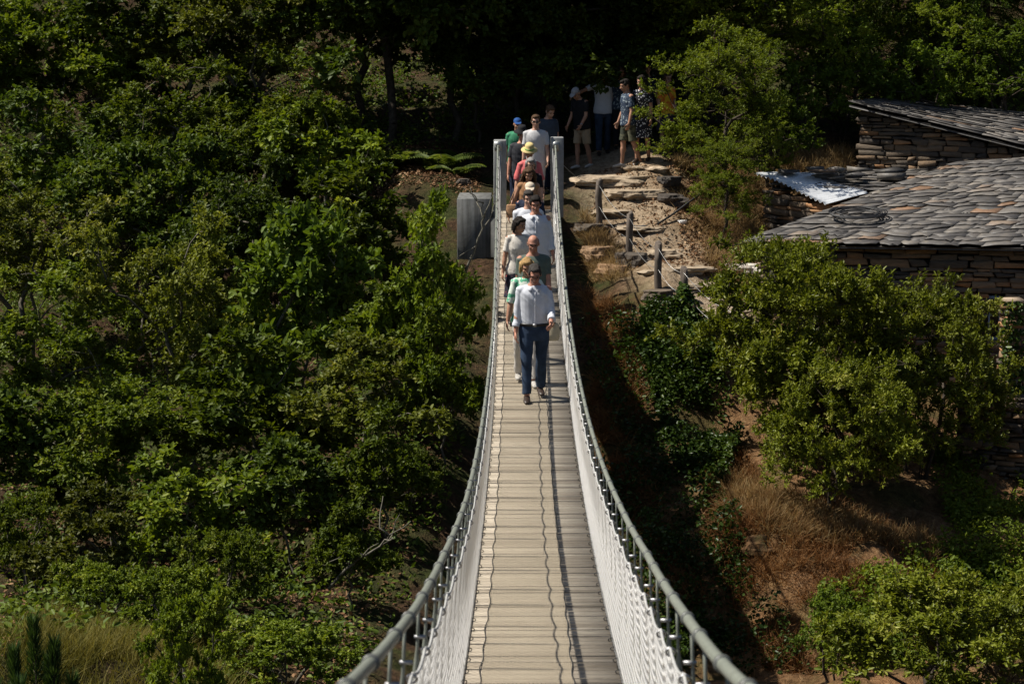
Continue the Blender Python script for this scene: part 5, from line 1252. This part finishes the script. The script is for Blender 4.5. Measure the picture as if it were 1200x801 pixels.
def on_deck(px, ytop, h):
    best = None
    for D in np.linspace(22, 41, 800):
        c = P(px, 400, D); Y = c[1]; z = float(deck_z(Y)) if Y < Y1+1.2 else gz(c[0], Y)
        xx, yy, dd = proj((c[0], Y, z+h)); e_ = abs(yy-ytop)
        if best is None or e_ < best[0]: best = (e_, (c[0]+(px-xx)/FPX*D, Y, z+.004), D)
    return best[1]
WHT = cloth('white_cotton', (.54, .56, .61), .04); CREAM = cloth('cream_cotton', (.62, .58, .52), .10, 8, ('noise', (.42, .38, .33), 16, .55, .62)); JEAN = cloth('blue_denim', (.028, .045, .078), .4, 7)
NAVY = cloth('navy_cloth', (.018, .024, .045), .2); BLK = cloth('black_cloth', (.014, .014, .016), .2); SAGE = cloth('sage_cotton', (.10, .125, .105), .1); KHA = cloth('khaki_cloth', (.33, .25, .16), .1)
GRW = cloth('green_white_print', (.62, .68, .60), .05, 9, ('noise', (.10, .36, .22), 13, .50, .54)); TANC = cloth('tan_top', (.30, .16, .08), .1); PINK = cloth('pink_cotton', (.55, .13, .13), .12); CHAR = cloth('charcoal_cotton', (.035, .036, .042), .2)
SLATEB = cloth('slate_blue_cotton', (.045, .06, .085), .15); GREY = cloth('grey_cloth', (.32, .32, .33), .1); PALEG = cloth('pale_trousers', (.50, .47, .43), .08); GREEN = cloth('green_cloth', (.05, .22, .12), .1)
FLOR = cloth('black_white_print', (.020, .020, .026), .1, 9, ('voronoi', (.62, .62, .64), 26, .34, .30)); CAMO = cloth('olive_camouflage', (.10, .10, .065), .1, 8, ('noise', (.035, .04, .03), 13, .50, .53)); ORNG = cloth('orange_yellow_print', (.60, .16, .03), .1, 9, ('noise', (.65, .42, .03), 9, .48, .54)); PLAID = cloth('dark_blue_print', (.03, .045, .075), .1, 9, ('noise', (.28, .33, .36), 20, .56, .6))
DSKIRT = cloth('dark_print_skirt', (.03, .03, .045), .1, 8, ('noise', (.45, .12, .12), 16, .57, .62))
LEA = simple('brown_leather', (.028, .017, .012), .5); BLEA = simple('black_leather', (.015, .014, .013), .4); SNK = simple('light_sneaker', (.38, .36, .33), .7); STRAWH = simple('straw_hat', (.55, .43, .18), .8); GRNB = cloth('green_band', (.20, .42, .12), .1); BLUEC = cloth('blue_cap', (.02, .07, .22), .1); BEIGE = cloth('beige_cap', (.52, .44, .34), .1)
GP = 'people walking over the footbridge'; GQ = 'people waiting on the landing'
AW = ((-8, 7, 14), (14, 7, 18))
front, fa = person(on_deck(626, 307, 1.72), .05, 1.72, 'man leading the line in a white shirt with rolled sleeves and blue jeans', GP, vox=.0075, hair='salt', glasses='frame', headp=26, lean=3,
       stride=11, phase=1, arms=((2, 9, 16), (18, 10, 52)), top=WHT, sleeve='rolled', bottom=JEAN, shoes=LEA, belt=BLEA, seed=12, girth=1.04, sk='red')
p = on_deck(617, 300, 1.66); blonde, ba = person(p, .05, 1.66, 'blonde woman in a green and white print blouse, hidden behind the man in jeans', GP, True, 1., hair='blonde', hairstyle='bob', headp=20, top=GRW, topstyle='blouse', sleeve='half', bottom=PALEG, bstyle='trousers', shoes=SNK, arms=((0, 14, 18), (8, 26, 30)), seed=13, phase=-1, sk='tan')
pb = np.array(p)
person(on_deck(625, 273, 1.76), -.02, 1.76, 'balding man with glasses in a sage green T shirt', GP, girth=1.12, hair='salt', hairstyle='balding', glasses='frame', headp=16, top=SAGE, topstyle='untucked', bottom=BLK, shoes=BLEA, arms=AW, seed=14, phase=1, sk='red')
person(on_deck(607, 253, 1.64), .12, 1.64, 'dark haired woman in a cream blouse with her head turned to the right', GP, True, hair='dark', hairstyle='bob', headp=14, heady=38, top=CREAM, topstyle='blouse', sleeve='short', bottom=DSKIRT, bstyle='skirt', shoes=LEA, arms=((2, 12, 14), (10, 8, 40)), seed=15, phase=-1, sk='tan')
person(on_deck(627.5, 228, 1.80), 0, 1.80, 'heavy set man with dark hair in an untucked white shirt and navy trousers', GP, girth=1.18, hair='dark', headp=14, top=WHT, topstyle='untucked', sleeve='rolled', bottom=NAVY, shoes=BLEA, arms=((2, 12, 14), (4, 11, 14)), seed=16, phase=1, sk='red')
person(on_deck(619, 222, 1.76), .05, 1.76, 'grey haired man in a white T shirt just behind the heavy set man', GP, hair='salt', headp=10, top=WHT, topstyle='untucked', bottom=GREY, shoes=BLEA, arms=AW, seed=17, phase=-1)
person(on_deck(621, 213, 1.72), 0, 1.72, 'person in a beige cap and navy top behind the two men in white', GP, girth=1.05, hair='brown', hairstyle='hatted', hat='cap', hatm=BEIGE, headp=12, top=NAVY, topstyle='untucked', bottom=KHA, shoes=SNK, arms=AW, seed=18, phase=1, sk='red')
p = on_deck(619, 194, 1.66); person(p, .1, 1.66, 'woman with long curly brown hair and bare arms in a tan top', GP, True, hair='brown', hairstyle='curly', headp=24, top=TANC, topstyle='blouse', sleeve='none', bottom=PALEG, shoes=SNK, arms=((-4, 22, 20), (6, 16, 24)), seed=19, phase=-1, sk='tan')
pc_ = np.array(p)
person(on_deck(622, 184, 1.64), 0, 1.64, 'grey haired person in black behind the curly haired woman', GP, True, hair='grey', hairstyle='bob', headp=14, top=BLK, topstyle='blouse', bottom=BLK, shoes=BLEA, arms=AW, seed=20, phase=1)
person(on_deck(620, 170, 1.68), .05, 1.68, 'woman in a yellow green straw hat and pink top', GP, True, hair='brown', hairstyle='hatted', hat='straw', hatm=STRAWH, band=GRNB, headp=16, top=PINK, topstyle='blouse', sleeve='half', bottom=GREY, shoes=SNK, arms=((4, 14, 20), (6, 14, 20)), seed=21, phase=-1, sk='tan')
person(on_deck(611.5, 149, 1.80), .05, 1.80, 'man in a black brimmed hat and charcoal polo shirt beside the left bridge post', GP, girth=1.1, hair='dark', hairstyle='hatted', hat='brim', hatm=BLK, headp=10, top=CHAR, topstyle='untucked', bottom=NAVY, shoes=BLEA, arms=((2, 11, 16), (4, 10, 16)), seed=30, phase=1, sk='red')
person(on_deck(628, 134, 1.74), -.05, 1.74, 'person with sunglasses in a pale grey T shirt between the bridge posts', GP, hair='brown', glasses='sun', headp=6, top=cloth('pale_grey_cotton', (.46, .46, .47), .06), topstyle='untucked', bottom=PALEG, shoes=SNK, arms=((4, 8, 10), (10, 10, 26)), seed=23, phase=-1)
person(on_deck(606, 138, 1.66), .1, 1.66, 'person in a blue cap and green top half hidden by the black hat', GP, hair='dark', hairstyle='hatted', hat='cap', hatm=BLUEC, headp=12, top=GREEN, topstyle='untucked', bottom=NAVY, shoes=SNK, arms=AW, seed=24, phase=1, sk='tan')
def on_ground(px, py, D):
    c = P(px, py, D); return (c[0], c[1], gz(c[0], c[1])-.01)
def stand(px, ytop, yfoot, h):
    """depth at which a figure of height h spans ytop..yfoot, standing on the ground there"""
    best = None
    for D in np.linspace(36, 45, 300):
        c = P(px, 250, D); z = gz(c[0], c[1]); xx, yy, dd = proj((c[0], c[1], z)); e_ = abs(yy-yfoot)
        if best is None or e_ < best[0]: best = (e_, (c[0]+(px-xx)/FPX*D, c[1], z-.01))
    return best[1]
person(stand(641, 121, 226, 1.80), .5, 1.80, 'tall man in a slate blue T shirt looking down behind the right bridge post', GQ, girth=1.12, hair='brown', headp=28, top=SLATEB, topstyle='untucked', bottom=NAVY, shoes=BLEA, arms=((2, 9, 14), (4, 9, 14)), seed=25, stride=4)
person(stand(682, 106, 197, 1.72), -.75, 1.72, 'man in a cap bending his head, in a black T shirt and khaki shorts', GQ, girth=1.08, hair='grey', hairstyle='hatted', hat='cap', hatm=GREY, headp=34, lean=10, top=BLK, topstyle='untucked', bottom=KHA, bstyle='shorts', shoes=SNK, arms=((16, 7, 26), (20, 8, 30)), seed=26, stride=5, sk='tan', watch=1)
person(stand(707, 82, 181, 1.84), .1, 1.84, 'man in a white shirt and jeans resting one outstretched arm on a tree', GQ, girth=1.03, hair='dark', headp=6, top=WHT, topstyle='untucked', sleeve='short', bottom=JEAN, shoes=LEA, arms=((22, 66, 22), (0, 8, 12)), seed=27, stride=4, sk='tan')
person(stand(736, 92, 196, 1.76), -1.2, 1.76, 'person in a dark blue printed shirt and olive shorts, standing sideways', GQ, girth=1.05, hair='dark', headp=14, top=PLAID, topstyle='untucked', bottom=CAMO, bstyle='shorts', shoes=SNK, arms=((6, 7, 22), (4, 8, 16)), seed=28, stride=9, sk='tan')
person(stand(752, 84, 189, 1.72), -.35, 1.72, 'woman in a black and white patterned knee length dress with long dark hair', GQ, True, hair='dark', hairstyle='long', headp=10, heady=-15, top=FLOR, topstyle='dress', sleeve='short', bottom=FLOR, bstyle='skirt', shoes=LEA, arms=((4, 8, 14), (2, 9, 16)), seed=29, stride=5, sk='tan')
person(stand(780, 78, 180, 1.70), .4, 1.70, 'person in an orange and yellow top half hidden by the feathery tree', GQ, True, hair='brown', hairstyle='bob', headp=6, top=ORNG, topstyle='blouse', bottom=DSKIRT, bstyle='skirt', shoes=LEA, arms=((4, 10, 20), (2, 9, 30)), seed=31, stride=4, sk='tan')
person(stand(757, 68, 172, 1.76), .15, 1.76, 'dark haired person in shadow behind the woman in the patterned dress', GQ, hair='dark', hairstyle='short', headp=4, top=NAVY, topstyle='untucked', bottom=BLK, shoes=BLEA, arms=AW, seed=32, stride=4, sk='tan')
person(stand(727, 70, 174, 1.72), -.1, 1.72, 'person at the back of the group in a dark print top', GQ, True, hair='brown', hairstyle='bob', headp=4, top=PLAID, topstyle='blouse', bottom=BLK, shoes=BLEA, arms=AW, seed=33, stride=4, sk='tan')
# bags ------------------------------------------------------------------
def bag(name, p, sx, sy, sz, mat, strap_to, lab, rz=0.):
    e = empty(name, p, rz); tag(e, lab, 'bag'); m_ = MB(); n = 20
    rings = [((0, 0, z*sz), np.array([sx*.5*f, 0, 0]), np.array([0, sy*.5*q, 0])) for z, f, q in ((0, .80, .7), (.04, .92, .95), (.3, 1., 1.1), (.7, .97, .9), (.95, .93, .55), (1., .92, .35))]
    m_.loft(rings, n); me = remesh(m_, .01, 2); wrinkle(me, .012, 3); link('pouch', me, mat, e)
    t = (np.array(strap_to)-np.array(p)); t = rotz(-rz)@t; m_ = MB()
    for s in (-1, 1): m_.tube([(s*sx*.32, 0, sz*.97), (s*sx*.25*.7+t[0]*.5, t[1]*.5, sz+(t[2]-sz)*.55), (t[0]+s*.012, t[1], t[2])], .009, 6)
    m_.build('strap', mat, e, True); return e
TOTE = cloth('canvas_tote', (.50, .43, .30), .08); TANL = simple('tan_leather', (.36, .20, .10), .55)
w_ = rotz(.05)@ba[1][2]+pb; bag('tote_bag', (w_[0]+.0, w_[1]-.02, w_[2]-.30), .19, .08, .22, TOTE, w_+np.array([0, 0, -.06]), 'cream canvas tote bag hanging at the hip of the leading man')
bag('handbag', (pc_[0]-.24, pc_[1]-.05, pc_[2]+.80), .26, .11, .22, TANL, pc_+np.array([-.15, .02, 1.36]), 'tan handbag on the left side of the curly haired woman', .2)
